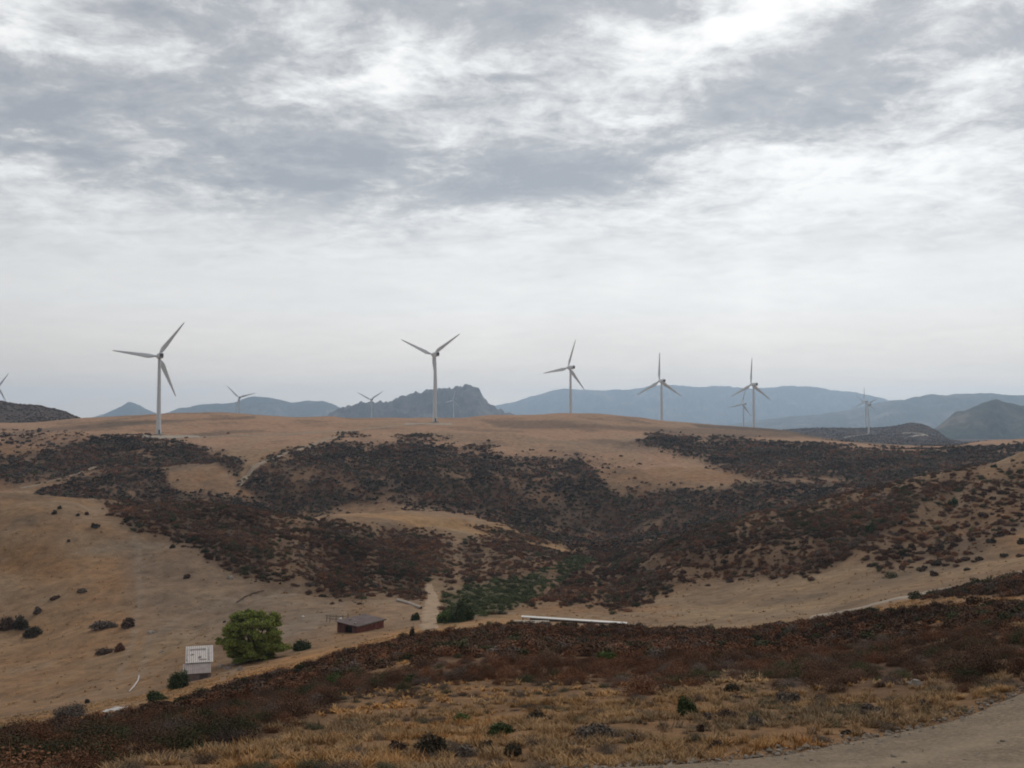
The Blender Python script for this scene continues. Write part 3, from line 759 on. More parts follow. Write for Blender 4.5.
FG = 'shrubs among the foreground grass'
SHRUBS = [
    (430, 755, 34, 28, 'dark', 'large dark rounded shrub in the orange grass at the bottom centre', FG),
    (486, 751, 18, 14, 'dark', 'dark shrub in orange grass just right of the large rounded one', FG),
    (513, 756, 20, 17, 'dark', 'dark shrub ringed by orange grass, second right of the large rounded one', FG),
    (556, 764, 15, 10, 'dark', 'small dark tuft of shrub near the left end of the gravel', FG),
    (465, 756, 20, 12, 'grey', 'low greyish cushion shrub beside the large dark rounded one', FG),
    (458, 769, 22, 12, 'brown', 'brown shrub cut off by the bottom edge of the photo', FG),
    (397, 752, 24, 13, 'brown', 'low brown shrub left of the large dark rounded one', FG),
    (500, 735, 32, 14, 'green', 'dull green spreading shrub above the orange ringed one', FG),
    (536, 721, 24, 13, 'dark', 'dark flat shrub near the upper edge of the pale grass', FG),
    (598, 741, 52, 20, 'grey', 'broad mauve grey heather mound in the middle of the grass', FG),
    (635, 742, 20, 11, 'grey', 'small grey mound adjoining the broad mauve heather mound', FG),
    (685, 718, 27, 26, 'green', 'upright dark green shrub standing alone above the road', FG),
    (726, 721, 26, 13, 'brown', 'brown cushion shrub right of the upright green one', FG),
    (708, 720, 14, 10, 'grey', 'small grey shrub touching the upright green one', FG),
    (756, 726, 20, 13, 'grey', 'purple grey shrub in orange grass above the road edge', FG),
    (791, 723, 15, 9, 'dark', 'small dark shrub alone in orange grass above the road', FG),
    (734, 691, 22, 10, 'dark', 'dark flat shrub at the top of the orange grass', FG),
    (736, 700, 18, 9, 'brown', 'dark brown shrub just below the flat one at the grass top', FG),
    (789, 704, 28, 17, 'grey', 'airy grey shrub near the heath edge right of centre', FG),
    (667, 692, 18, 11, 'dark', 'dark shrub at the heath edge above the upright green one', FG),
    (701, 732, 11, 9, 'brown', 'tiny brown shrub below the upright green one', FG),
    (717, 751, 17, 14, 'brown', 'brown spiky shrub close to the gravel edge', FG),
    (683, 750, 22, 8, 'grey', 'pale flattened shrub left of the spiky one by the gravel', FG),
    (873, 714, 24, 13, 'grey', 'grey brown shrub at the right above the gravel', FG),
    (843, 712, 15, 10, 'brown', 'small brown shrub left of the grey brown one above the gravel', FG),
    (895, 720, 11, 8, 'brown', 'tiny dark brown shrub touching the gravel edge at right', FG),
    (923, 705, 12, 8, 'grey', 'little grey shrub below the pale rock at the right', FG),
    (942, 702, 10, 7, 'brown', 'little brown shrub at the far right of the orange grass', FG),
    (335, 684, 22, 14, 'bright', 'green shrub within the rusty heath at left centre', 'green shrubs within the heath'),
    (412, 684, 16, 12, 'green', 'dull green shrub within the rusty heath below the upright sapling', 'green shrubs within the heath'),
    (608, 660, 24, 11, 'bright', 'bright green shrub within the dark heath below the white strip', 'green shrubs within the heath'),
    (462, 722, 22, 12, 'bright', 'yellow green shrub at the lower edge of the heath', 'green shrubs within the heath'),
    (180, 688, 26, 21, 'green', 'dark green bush in front of the white roofed shack', 'bushes around the shack', 100),
    (156, 702, 24, 14, 'green', 'dark green low bush downhill of the bush by the shack', 'bushes around the shack', 100),
    (303, 650, 20, 12, 'green', 'small dark green bush right of the big round tree', 'bushes around the shack', 100),
    (2, 734, 18, 11, 'green', 'green bush at the left edge below the tan slope', 'row of green bushes at the left edge', 60),
    (18, 734, 20, 11, 'green', 'green bush second from the left edge below the tan slope', 'row of green bushes at the left edge', 60),
    (36, 733, 20, 9, 'green', 'green bush third from the left edge below the tan slope', 'row of green bushes at the left edge', 60),
    (70, 722, 40, 20, 'grey', 'leafless grey thicket at the foot of the tan slope', None, 100),
    (88, 703, 6, 6, 'dark', 'tiny dark bush alone above the leafless grey thicket', None, 100),
    (7, 629, 18, 15, 'brown', 'brown bush on the tan slope cut by the left edge', 'bushes on the tan slope at left', 100),
    (20, 629, 17, 15, 'dark', 'dark bush in the middle of the clump of three at the left edge', 'bushes on the tan slope at left', 100),
    (33, 636, 20, 11, 'dark', 'dark bush lowest of the clump of three at the left edge', 'bushes on the tan slope at left', 100),
    (128, 627, 15, 11, 'brown', 'round brown bush alone on the tan slope', 'bushes on the tan slope at left', 100),
    (104, 628, 28, 9, 'grey', 'sparse grey bush left of the round brown one', 'bushes on the tan slope at left', 100),
    (120, 651, 12, 9, 'rust', 'rusty bush on the lower tan slope', 'bushes on the tan slope at left', 100),
    (106, 653, 22, 6, 'brown', 'flat brown bush touching the rusty one', 'bushes on the tan slope at left', 100),
    (55, 599, 11, 4, 'brown', 'small flat brown bush halfway up the tan slope', 'bushes on the tan slope at left', 100),
    (83, 592, 11, 4, 'grey', 'small flat grey bush halfway up the tan slope', 'bushes on the tan slope at left', 100),
    (38, 613, 9, 8, 'grey', 'small grey bush above the clump of three', 'bushes on the tan slope at left', 100),
    (54, 514, 6, 4, 'dark', 'tiny dark bush near the top of the tan slope', 'bushes on the tan slope at left', 140),
    (60, 509, 4, 4, 'dark', 'tiny dark bush highest on the tan slope', 'bushes on the tan slope at left', 140),
    (78, 516, 4, 3, 'dark', 'tiny dark bush near the top of the tan slope left of a larger pair', 'bushes on the tan slope at left', 140),
    (87, 515, 5, 4, 'brown', 'tiny brown bush near the scrub edge at the slope top', 'bushes on the tan slope at left', 140),
    (96, 527, 10, 5, 'dark', 'flat dark bush below the scrub edge at the slope top', 'bushes on the tan slope at left', 140),
    (68, 542, 4, 3, 'dark', 'tiny dark bush alone in the upper middle of the tan slope', 'bushes on the tan slope at left', 140),
    (173, 548, 6, 5, 'dark', 'tiny dark bush just below the scrub on the tan slope', 'bushes on the tan slope at left', 140),
    (187, 578, 8, 5, 'brown', 'brown bush on tan ground below the scrub edge', 'bushes on the tan slope at left', 140),
    (416, 620, 11, 10, 'green', 'round green bush beside the pale path', None, 140),
    (461, 621, 27, 24, 'green', 'dark green bush in the valley bottom right of the pale path', None, 140),
    (446, 622, 18, 15, 'bright', 'lighter green bush between the pale path and the dark green one', None, 140),
]
for i, s in enumerate(SHRUBS):
    px, py, w, h, k, lab, grp = s[:7]
    shrub(px, py, w, h, k, lab, group=grp, dmin=s[7] if len(s) > 7 else 8.0, seed=i * 3 + 1)
HILL = [(165, 580), (215, 595), (265, 570), (325, 535), (390, 475), (325, 480), (370, 520), (345, 595), (430, 545), (455, 605), (525, 630), (540, 570), (590, 575), (660, 555),
        (700, 545), (770, 545), (515, 490), (560, 480), (610, 485), (645, 435), (735, 435), (840, 445), (880, 410), (920, 400), (965, 380), (1000, 525), (915, 525), (850, 205), (455, 430),
        (790, 300), (400, 305), (335, 340), (460, 345), (350, 390), (570, 405), (640, 365), (710, 600), (380, 155), (715, 75), (540, 500), (625, 470), (1015, 450), (470, 590), (500, 560)]
for i, (a, b_) in enumerate(HILL):
    big_ = 1.0 if b_ > 370 else 0.75
    wv = (7 + (i * 7) % 6) * big_
    shrub(840 + a / 5.565, 462.5 + b_ / 5.565, wv, wv * 0.52, ('brown', 'dark', 'brown', 'rust', 'brown')[i % 5],
          'dark brown shrub scattered with others over the tan hillside above the right hand track', group='shrubs scattered over the right hillside', dmin=140, seed=300 + i, parts=False)
shrub(953, 505, 11, 10, 'green', 'dark green round bush standing out high on the right hillside', dmin=140, seed=990, parts=False)
shrub(871, 532, 11, 12, 'green', 'dark green bush at the edge of the thick scrub on the right hillside', dmin=140, seed=991, parts=False)
shrub(994, 467.5, 6, 5, 'green', 'dark bush breaking the skyline of the right hillside', dmin=140, seed=992, parts=False)

# ------------------------------------------------------------------ trees
def tube(path, radii, nseg=8):
    vs, fs = [], []
    path = [Vector(q) for q in path]
    for i, q in enumerate(path):
        d = (path[min(i + 1, len(path) - 1)] - path[max(i - 1, 0)]).normalized()
        a = d.cross(Vector((0.31, 0.83, 0.1))).normalized(); b_ = d.cross(a)
        for k in range(nseg):
            an = 2 * math.pi * k / nseg
            vs.append(q + (a * math.cos(an) + b_ * math.sin(an)) * radii[i])
    fs = grid_faces(len(path), nseg, True)
    return np.array([tuple(v) for v in vs]), fs
def join(items):
    V_, F_, o = [], [], 0
    for v, f in items:
        V_.append(v); F_.append(np.asarray(f) + o); o += len(v)
    return np.vstack(V_), np.vstack(F_)
p = hit(255, 660, dmin=110)
mp = p.y / F
tree = empty('broadleaf_tree', p)
tag(tree, 'big round bushy green tree beside the white roofed shack', 'tree')
W_, H_ = 74 * mp, 56 * mp
rg = np.random.default_rng(42)
items = []
lim = [tube([(0, 0, -0.4), (0.05, 0.02, H_ * 0.15), (-0.1, 0.1, H_ * 0.35)], [0.42, 0.36, 0.26])]
for i in range(9):
    a = i * 0.7 + rg.uniform(-.2, .2); r = W_ * rg.uniform(0.22, 0.4); hh = H_ * rg.uniform(0.4, 0.8)
    lim.append(tube([(0, 0.0, H_ * 0.14), (math.cos(a) * r * 0.45, math.sin(a) * r * 0.45, hh * 0.6), (math.cos(a) * r, math.sin(a) * r, hh)], [0.2, 0.13, 0.04], 6))
v_, f_ = join(lim); mesh_obj('trunk', v_, f_, m_bark, tree, smooth=True)
for i in range(120):                   # leaf clumps through the volume of the crown
    d = rg.normal(size=3); d /= np.linalg.norm(d)
    rr = rg.uniform(0.40, 1.0) ** 0.4
    c0 = d * rr * np.array([W_ * 0.40, W_ * 0.38, H_ * 0.40]) + np.array([0, 0, H_ * 0.45])
    if i > 84:
        a_ = i * 2.399; c0 = np.array([math.cos(a_) * W_ * rg.uniform(.15, .36), math.sin(a_) * W_ * rg.uniform(.15, .36), H_ * rg.uniform(0.0, 0.26)])
    c0[2] = max(c0[2], H_ * 0.0) - H_ * 0.02
    sz = rg.uniform(0.10, 0.145) * W_
    v_, f_ = leaf_cloud(560, 0.15, sz, sz, sz * 0.85, 800 + i, lumps=5, fill=0.15)
    items.append((v_ + c0, f_))
for c0, sz in (((-W_ * .46, 0, H_ * .28), 0.09), ((-W_ * .50, .3, H_ * .34), 0.055), ((W_ * .42, -.5, H_ * .2), 0.10)):
    v_, f_ = leaf_cloud(260, 0.15, sz * W_, sz * W_, sz * W_, 870 + int(sz * 999), lumps=5); items.append((v_ + np.array(c0), f_))
v_, f_ = join(items); mesh_obj('crown', v_, f_, leaf_mat('tree_leaf', (0.205, 0.235, 0.052), 0.3), tree)
# slim upright sapling beyond the heath edge
p = hit(412, 640, dmin=85); mp = p.y / F
sap = empty('slim_tree', p)
tag(sap, 'slim dark upright sapling at the edge of the heath near the pale path', 'tree')
v_, f_ = tube([(0, 0, -0.2), (0, 0, 6 * mp), (0.02, 0, 13 * mp)], [0.05, 0.04, 0.015], 6); mesh_obj('trunk', v_, f_, m_bark, sap)
v_, f_ = leaf_cloud(700, 0.09, 3.2 * mp, 3.2 * mp, 15 * mp, 901, lumps=9); mesh_obj('crown', v_ + np.array([0, 0, 1.0 * mp]), f_, LM['dark'], sap)

# ------------------------------------------------------------------ wind turbines
m_white = noisy('turbine_paint', (0.70, 0.73, 0.75), 0.05, 0.4, 0.5, 0.4)
m_dark = noisy('dark_louvre', (0.10, 0.10, 0.11), 0.2, 2.0, 0.7)
m_conc = noisy('concrete', (0.38, 0.36, 0.33), 0.15, 1.5, 0.95)
def lathe(prof, n=24):
    a = np.linspace(0, 2 * math.pi, n + 1)[:-1]
    vs = np.array([[r * math.cos(t_), r * math.sin(t_), z] for r, z in prof for t_ in a])
    return vs, grid_faces(len(prof), n, True)
def box(x0, x1, y0, y1, z0, z1):
    v = np.array([[x, y, z] for z in (z0, z1) for y in (y0, y1) for x in (x0, x1)], float)
    f = np.array([[0, 2, 3, 1], [4, 5, 7, 6], [0, 1, 5, 4], [2, 6, 7, 3], [0, 4, 6, 2], [1, 3, 7, 5]])
    return v, f
def superbox(xs, secs, n=20, e=0.35):
    """rounded box swept along y: secs = (y, half width, z0, z1)"""
    a = np.linspace(0, 2 * math.pi, n + 1)[:-1]
    ca = np.sign(np.cos(a)) * np.abs(np.cos(a)) ** e; sa = np.sign(np.sin(a)) * np.abs(np.sin(a)) ** e
    vs = []
    for y, hw, z0, z1 in secs:
        for c1, s1 in zip(ca, sa): vs.append((c1 * hw, y, (z0 + z1) / 2 + s1 * (z1 - z0) / 2))
    return np.array(vs), grid_faces(len(secs), n, True)
HUBH, BL = 50.0, 26.0
def blade_mesh():
    st = [(0.9, 1.0, 1.0, 0), (2.0, 1.05, 0.9, 0), (3.6, 1.7, 0.62, 14), (5.5, 2.3, 0.45, 12), (8.0, 2.1, 0.36, 9), (12, 1.65, 0.27, 6), (17, 1.2, 0.19, 3), (22, 0.8, 0.12, 1), (25, 0.48, 0.07, 0), (26.0, 0.16, 0.03, 0)]
    st = [(r * 1.05, c0, t0_, w0) for r, c0, t0_, w0 in st]
    a = np.linspace(0, 2 * math.pi, 17)[:-1]
    vs = []
    for r, ch, th_, tw in st:
        tw = R(tw + 8)
        off = -0.18 * ch if r > 2.5 else 0
        for t_ in a:
            ch_ = ch * 1.35; x = math.cos(t_) * ch_ / 2 + off; y = math.sin(t_) * th_ / 2 * (1 - 0.45 * math.cos(t_) * (r > 2.5))
            vs.append((x * math.cos(tw) - y * math.sin(tw), x * math.sin(tw) + y * math.cos(tw), r))
    f = grid_faces(len(st), 16, True)
    return np.array(vs), f
def turbine():
    r = empty('wind_turbine', (0, 0, 0))
    v, f = lathe([(1.52, -3.0), (1.50, 0.0), (1.48, 0.3), (1.40, 6), (1.24, 18), (1.08, 32), (0.95, 44), (0.9, HUBH - 1.75)], 28)
    tw = mesh_obj('tower', v, f, m_white, r, True)
    v, f = join([box(-0.45, 0.45, -1.72, -1.52, 0.9, 3.0), box(-0.7, 0.7, -2.6, -1.5, 0.55, 0.85), box(-0.6, 0.6, -3.2, -2.6, 0.2, 0.5)])
    mesh_obj('door', v, f, m_dark, tw)
    v, f = lathe([(0.01, 0.42), (3.2, 0.42), (3.4, 0.3), (3.4, -2.5)], 24); mesh_obj('foundation', v, f, m_conc, r)
    # the nacelle points to +y (the rotor side); its tail with cooler faces -y
    v, f = superbox(0, [(3.1, 0.02, HUBH - 0.1, HUBH + 0.1), (3.1, 1.05, HUBH - 1.05, HUBH + 1.05), (2.2, 1.35, HUBH - 1.45, HUBH + 1.4), (-1.0, 1.5, HUBH - 1.7, HUBH + 1.6), (-4.6, 1.45, HUBH - 1.55, HUBH + 1.6), (-5.6, 1.3, HUBH - 1.2, HUBH + 1.5), (-5.6, 0.02, HUBH, HUBH + .2)])
    na = mesh_obj('nacelle', v, f, m_white, r, True)
    v, f = box(-1.05, 1.05, -5.72, -5.58, HUBH - 0.85, HUBH + 1.15); mesh_obj('rear_louvre', v, f, m_dark, na)
    v, f = join([box(-0.03, 0.03, -4.9, -4.84, HUBH + 1.55, HUBH + 3.0), box(-0.4, 0.4, -4.9, -4.84, HUBH + 2.5, HUBH + 2.56)]); mesh_obj('wind_vane', v, f, m_dark, na)
    v, f = lathe([(0.02, 1.9), (0.5, 1.75), (0.95, 1.2), (1.2, 0.3), (1.25, -0.6), (1.1, -1.0), (0.02, -1.0)], 20)
    v = np.column_stack([v[:, 0], v[:, 2], -v[:, 1]])
    h = mesh_obj('hub', v, f, m_white, r, True); h.location = (0, 4.1, HUBH)
    v, f = blade_mesh()
    for k in range(3):
        b_ = mesh_obj('blade', v, f, m_white, r, True) if k == 0 else b0.copy()
        if k == 0: b0 = b_
        else: COL.objects.link(b_); b_.parent = r
        b_.location = (0, 4.1, HUBH)
    return r
TURB = [  # px, py of hub, distance, turn of the rotor, yaw, label
    (159.5, 356, 650, 36, 31, 'tallest looking white wind turbine at left, on the hilltop with a pale pad'),
    (435, 354.5, 775, 53, 26, 'white wind turbine in the middle with one blade hanging straight down its tower'),
    (570.5, 367.5, 950, 18, 30, 'white wind turbine just right of the middle, one blade tilted right of upright'),
    (661.5, 381, 985, 1, 20, 'white wind turbine standing alone before the blue ridge, one blade straight up'),
    (753.5, 384.5, 1040, 3, 22, 'taller of the two white turbines standing close together before the blue ridge'),
    (743.5, 404, 1640, 18, 24, 'shorter turbine standing just left of and behind a taller one'),
    (868.5, 404.5, 1790, 65, 20, 'pale turbine on the dark hill at right beside a pale track'),
    (865.5, 401.5, 1960, 2, 20, 'turbine half hidden directly behind the one on the dark hill at right'),
    (239.5, 397.5, 1700, 74, 24, 'small distant turbine before the blue ridge at left'),
    (371.5, 399.5, 1850, 57, 24, 'small distant turbine left of the rocky mountain, rotor in a Y'),
    (453.5, 397.5, 2900, 15, 24, 'tiny pale turbine in front of the rocky mountain'),
    (-2.0, 391.5, 1650, 33, 24, 'turbine cut off by the left edge above the dark hill'),
]
def copy_tree(o, parent=None):
    c_ = o.copy(); COL.objects.link(c_)
    if parent: c_.parent = parent
    for ch in list(o.children): copy_tree(ch, c_)
    return c_
t0 = turbine()
for i, (px, py, d, roll, yaw, lab) in enumerate(TURB):
    o = t0 if i == 0 else copy_tree(t0)
    hubp = at(px, py, d)
    gz = g1(hubp.x, hubp.y)
    H = hubp.z - gz
    print('turbine', i, 'height', round(H, 1))
    o.location = (hubp.x, hubp.y, gz)
    dz = H - HUBH
    if abs(dz) > 7: dz = 7 * (1 if dz > 0 else -1)
    o.rotation_euler = (0, 0, R(yaw))
    for ch in o.children:
        nm = ch.name.split('.')[0]
        if nm == 'tower': ch.scale = (1, 1, (HUBH + dz - 1.75) / (HUBH - 1.75))
        elif nm == 'nacelle': ch.location = (0, 0, dz)
        elif nm in ('hub', 'blade'): ch.location = (0, 4.1, HUBH + dz)
    bl = sorted([ch for ch in o.children if ch.name.startswith('blade')], key=lambda q: q.name)
    for k, b_ in enumerate(bl): b_.rotation_euler = (0, R(roll + 120 * k), 0)
    tag(o, lab, 'wind turbine', 'wind turbines along the hilltops')

# ------------------------------------------------------------------ buildings
m_roofw = noisy('white_sheet', (0.50, 0.45, 0.42), 0.12, 2.0, 0.7, 0.3)
m_roofg = noisy('weathered_sheet', (0.34, 0.285, 0.265), 0.15, 2.0, 0.8, 0.2)
m_wallg = noisy('grey_block', (0.25, 0.20, 0.185), 0.2, 2.0, 0.95)
m_red = noisy('rusty_red_sheet', (0.17, 0.055, 0.042), 0.35, 1.6, 0.8, 0.2, col2=(0.27, 0.095, 0.075))
m_gable = noisy('weathered_red_boards', (0.12, 0.06, 0.05), 0.3, 1.5, 0.9)
m_mauve = noisy('mauve_sheet', (0.17, 0.132, 0.125), 0.25, 1.2, 0.85, 0.2)
m_timber = noisy('grey_timber', (0.15, 0.12, 0.10), 0.25, 4.0, 0.95)
m_void = noisy('dark_opening', (0.02, 0.018, 0.016), 0.2, 2.0, 1.0)
m_whitep = noisy('white_plastic', (0.55, 0.52, 0.49), 0.08, 3.0, 0.5, 0.3)
m_rock = noisy('pale_rock', (0.32, 0.28, 0.245), 0.3, 4.0, 0.95, 0.1, bump=0.3)
def sheet(p0, du, dv, nu, amp, th=0.03):
    """a corrugated sheet: p0 corner, du along the corrugations' repeat, dv down the slope"""
    p0, du, dv = np.array(p0, float), np.array(du, float), np.array(dv, float)
    nn = np.cross(du, dv); nn /= np.linalg.norm(nn)
    if nn[2] < 0: nn = -nn
    us = np.linspace(0, 1, nu * 4 + 1)
    top = [p0 + du * u + nn * amp * math.sin(u * nu * 2 * math.pi) + dv * w for w in (0, 1) for u in us]
    bot = [q - nn * th for q in top]
    n = len(us)
    f = []
    for i in range(n - 1):
        f += [(i, i + 1, n + i + 1, n + i), (2 * n + i, 3 * n + i, 3 * n + i + 1, 2 * n + i + 1), (i, 2 * n + i, 2 * n + i + 1, i + 1), (n + i, n + i + 1, 3 * n + i + 1, 3 * n + i)]
    f += [(0, n, 3 * n, 2 * n), (n - 1, 3 * n - 1, 4 * n - 1, 2 * n - 1)]
    return np.array(top + bot), np.array(f)
# shack with a white two part roof sloping towards the viewer
p = hit(198, 680, dmin=110); k = p.y / F
sh = empty('shack', p, math.atan2(-p.x, p.y))
tag(sh, 'small shack with a white sheet roof in two slopes beside the big green tree', 'shack')
w = 27 * k; wall = 7.5 * k
L1, L2 = 2.0, 4.2; a1, a2 = R(24), R(17)
y1, z1 = L1 * math.cos(a1), wall + L1 * math.sin(a1)
y2, z2 = y1 + L2 * math.cos(a2), z1 + 0.12 + L2 * math.sin(a2)
def prism(x0, x1, prof):
    n = len(prof)
    v = np.array([(x, y, z) for x in (x0, x1) for y, z in prof])
    return v, n
hw = w / 2 - 0.15
V_ = []; Q_ = []
prof = [(0, -0.6), (0, wall - .06), (y1, z1 - .06), (y2, z2 - .06), (y2, -0.6)]
V_ = np.array([(x, y, z) for x in (-hw, hw) for y, z in prof])
me = bpy.data.meshes.new('wall'); me.from_pydata([tuple(q) for q in V_], [], [tuple(range(5))[::-1], tuple(range(5, 10))] + [(i, (i + 1) % 5, 5 + (i + 1) % 5, 5 + i) for i in range(5)])
me.materials.append(m_wallg); o = bpy.data.objects.new('wall', me); COL.objects.link(o); o.parent = sh
v, f = sheet((-w / 2 - .15, -0.25, wall - 0.08), (w, 0, 0), (0, y1 + .25, z1 - wall + .1), 14, 0.03); lr = mesh_obj('lower_roof', v, f, m_roofg, sh); lr['label'] = 'greyer lower slope of the roof'
v, f = sheet((-w / 2 + .15, y1 - 0.1, z1 + .10), (w, 0, 0), (0, y2 - y1 + .2, z2 - z1 + .02), 14, 0.03); ur = mesh_obj('upper_roof', v, f, m_roofw, sh); ur['label'] = 'white upper slope of the roof with dark patches'
def onroof(x, fr, dx, dl, lift=0.05):
    yy, zz = y1 + (y2 - y1) * fr, z1 + .10 + (z2 - z1) * fr
    v, f = box(x - dx, x + dx, -dl, dl, lift, lift + 0.05); ca, sa = math.cos(a2), math.sin(a2)
    v = np.column_stack([v[:, 0], yy + v[:, 1] * ca - v[:, 2] * sa, zz + v[:, 1] * sa + v[:, 2] * ca]); return v, f
v, f = join([onroof(-w * .38, .5, 0.07, 1.7), onroof(w * .40, .5, 0.07, 1.7), onroof(0.0, .80, w * .28, .10), onroof(-w * .2, .5, .22, .14), onroof(w * .16, .16, .5, .07)])
mesh_obj('roof_batten', v, f, noisy('dingy_sheet', (0.40, 0.355, 0.33), 0.2, 2.0), ur)
v, f = onroof(0.2, .30, .16, .2); mesh_obj('roof_weight', v, f, m_wallg, ur)
v, f = box(hw * .1, hw * .75, -0.04, 0.05, -0.2, wall * .75); mesh_obj('door', v, f, noisy('shack_door', (0.13, 0.11, 0.105), 0.2, 3.0), sh)
# red shed
p = hit(357, 633, dmin=120); k = p.y / F
q = at(383.5, 624.5, p.y * 1.035)
yaw = math.atan2(q.y - p.y, q.x - p.x)
rs = empty('low_shed', p, yaw)
tag(rs, 'long low shed with rusty red walls and a flat mauve grey roof', 'shed')
Lx = (Vector((q.x, q.y)) - Vector((p.x, p.y))).length + 0.1; Dy = 4.4; hw_ = 6.6 * k
v, f = join([box(0, Lx, 0, 0.12, -0.8, hw_), box(0, Lx, Dy - .12, Dy, -0.8, hw_ + .35), box(Lx - .12, Lx, 0.12, Dy - .12, -0.8, hw_ + .1)])
mesh_obj('wall', v, f, m_red, rs)
v, f = join([box(0.003, 0.12, 0.12, 1.1, -0.8, hw_ + .02), box(0.003, 0.12, 2.6, Dy - .12, -0.8, hw_ + .1), box(0.003, .12, 1.1, 2.6, hw_ - .15, hw_ + .05)]); mesh_obj('gable_wall', v, f, m_gable, rs)
v, f = box(0.3, 0.4, 1.1, 2.6, -0.8, hw_ - .15); mesh_obj('opening', v, f, m_void, rs)
v, f = sheet((-.3, -.3, hw_ + .04), (Lx + .6, 0, 0), (0, Dy + .6, .42), 20, 0.035); rf = mesh_obj('roof', v, f, m_mauve, rs)
v, f = join([box(.5, .9, .8, 1.1, hw_ + .15, hw_ + .4), box(2.1, 2.5, 3.2, 3.5, hw_ + .34, hw_ + .6)]); mesh_obj('roof_stone', v, f, m_rock, rf)
v, f = box(-.3, Lx + .3, -.36, -.30, hw_ - .16, hw_ + .06); mesh_obj('fascia', v, f, m_timber, rs)
# pen of poles beside the red shed
pp = hit(338, 622, dmin=120)
pen = empty('pole_fence', pp)
tag(pen, 'short fence of weathered poles at the left end of the red shed', 'fence')
poles = [(-1.6, 0.2), (-.4, .1), (0.9, 0), (1.7, 1.2), (-2.4, 1.4)]
for x, y in poles:
    z = g1(pp.x + x, pp.y + y) - pp.z
    v, f = tube([(x, y, z - .3), (x + .04, y, z + 1.3)], [.08, .06], 6); mesh_obj('post', v, f, m_timber, pen)
v, f = join([tube([(-2.6, 1.4, 1.0), (-1.6, .2, 1.1), (-.4, .1, 1.0), (.9, 0, 1.05), (1.8, 1.2, .9)], [.05] * 5, 6), tube([(-2.4, 1.3, .5), (-1.6, .2, .6), (.9, 0, .45)], [.05] * 3, 6)]); mesh_obj('rail', v, f, m_timber, pen)
def thing_mesh(name, px, py, vf, mat, label, cat, rz=0.0, dmin=100, sink=0.0, group=None):
    p = hit(px, py, dmin=dmin); o = mesh_obj(name, vf[0], vf[1], mat); o.location = p - Vector((0, 0, sink)); o.rotation_euler = (0, 0, rz)
    return tag(o, label, cat, group)
def boulder(seed, sx, sy, sz):
    v, f = stone(seed); v = v / np.array([1, .75, .55]) * np.array([sx, sy, sz]); return v, f
thing_mesh('white_drum', 340.5, 623, lathe([(.01, .9), (.3, .9), (.32, .8), (.32, 0)], 12), m_whitep, 'white drum standing at the corner of the red shed', 'drum')
# long white strip: a low trough roofed with white sheet on short legs
pa, pb = hit(521, 620.5, dmin=140), hit(627, 626.0, dmin=140)
pb = at(627, 626.0, pa.y * 0.985); pb.z = g1(pb.x, pb.y)
Lw = (pb - pa).length
tr = empty('shelter', pa, math.atan2(pb.y - pa.y, pb.x - pa.x))
tag(tr, 'long narrow shelter with a straight white roof in the valley', 'shelter')
kk = pa.y / F
za, zb = at(521, 617.2, pa.y).z - pa.z, at(626.5, 624.0, pb.y).z - pa.z
def slab(x0, x1, y0, y1, dz0, dz1):
    v, f = box(x0, x1, y0, y1, 0, 0); n_ = np.array([za + (zb - za) * (x / Lw) for x in v[:, 0]])
    v[:, 2] = n_ + np.where(np.arange(8) < 4, dz0, dz1); return v, f
v, f = slab(0, Lw, 0, 0.8, -.06, .07); v[:, 2] += v[:, 1] * 0.12; mesh_obj('roof', v, f, m_whitep, tr)
for i in range(8):
    x = 0.3 + (Lw - .6) * i / 7; zt = za + (zb - za) * x / Lw
    wx = pa + Matrix.Rotation(tr.rotation_euler.z, 3, 'Z') @ Vector((x, .15, 0)); gz = g1(wx.x, wx.y) - pa.z
    v, f = box(x - .07, x + .07, .08, .22, min(gz, zt) - .4, zt - .08); mesh_obj('post', v, f, m_timber, tr)
v, f = slab(Lw * .08, Lw * .97, 0.6, 0.7, -1.6, -.06); mesh_obj('back_wall', v, f, m_wallg, tr)
thing_mesh('concrete_slab', 531, 623.5, box(-2.6, 2.6, -1.2, 1.2, -.4, .25), m_pale, 'pale flat slab on the ground at the left end of the white roofed shelter', 'slab', rz=-.03, dmin=130)
# debris and stones
p = hit(132, 691, dmin=100)
pts = [(129, 692.5), (134, 687), (138, 681), (139, 676.5)]
hp = [hit(a, b_, dmin=100) for a, b_ in pts]
v, f = tube([q - hp[0] + Vector((0, 0, .12)) for q in hp], [.07, .11, .11, .08], 8)
o = mesh_obj('white_pipe', v, f, m_roofw, smooth=True); o.location = hp[0]; tag(o, 'bent white pipe lying on the tan slope', 'pipe')
def crumple(w, d, h, seed):
    n = 9; x = np.linspace(-w / 2, w / 2, n); y = np.linspace(-d / 2, d / 2, n)
    gx, gy = np.meshgrid(x, y); gz = (fbm(gx * 1.3 + seed, gy * 1.3, seed, 3) + .5) * h
    top = np.column_stack([gx.ravel(), gy.ravel(), gz.ravel()]); bot = top - [0, 0, .05]
    f1 = grid_faces(n, n); return np.vstack([top, bot]), np.vstack([f1, f1[:, ::-1] + n * n])
thing_mesh('plastic_sheet', 114, 714, crumple(2.1, 1.6, .7, 3), m_roofw, 'crumpled white sheet lying at the foot of the tan slope', 'sheet')
thing_mesh('pale_rock', 151, 633, boulder(11, .9, .6, .4), m_rock, 'pale flat rock with dark gravel on the tan slope left of the shack', 'rock')
thing_mesh('pale_rock', 162, 652.5, boulder(12, .5, .4, .3), m_rock, 'small brownish rock on the tan slope just left of the shack', 'rock')
thing_mesh('white_stone', 303, 617, boulder(13, .3, .3, .25), m_whitep, 'small white stone on the grey yard above the bush', 'stone')
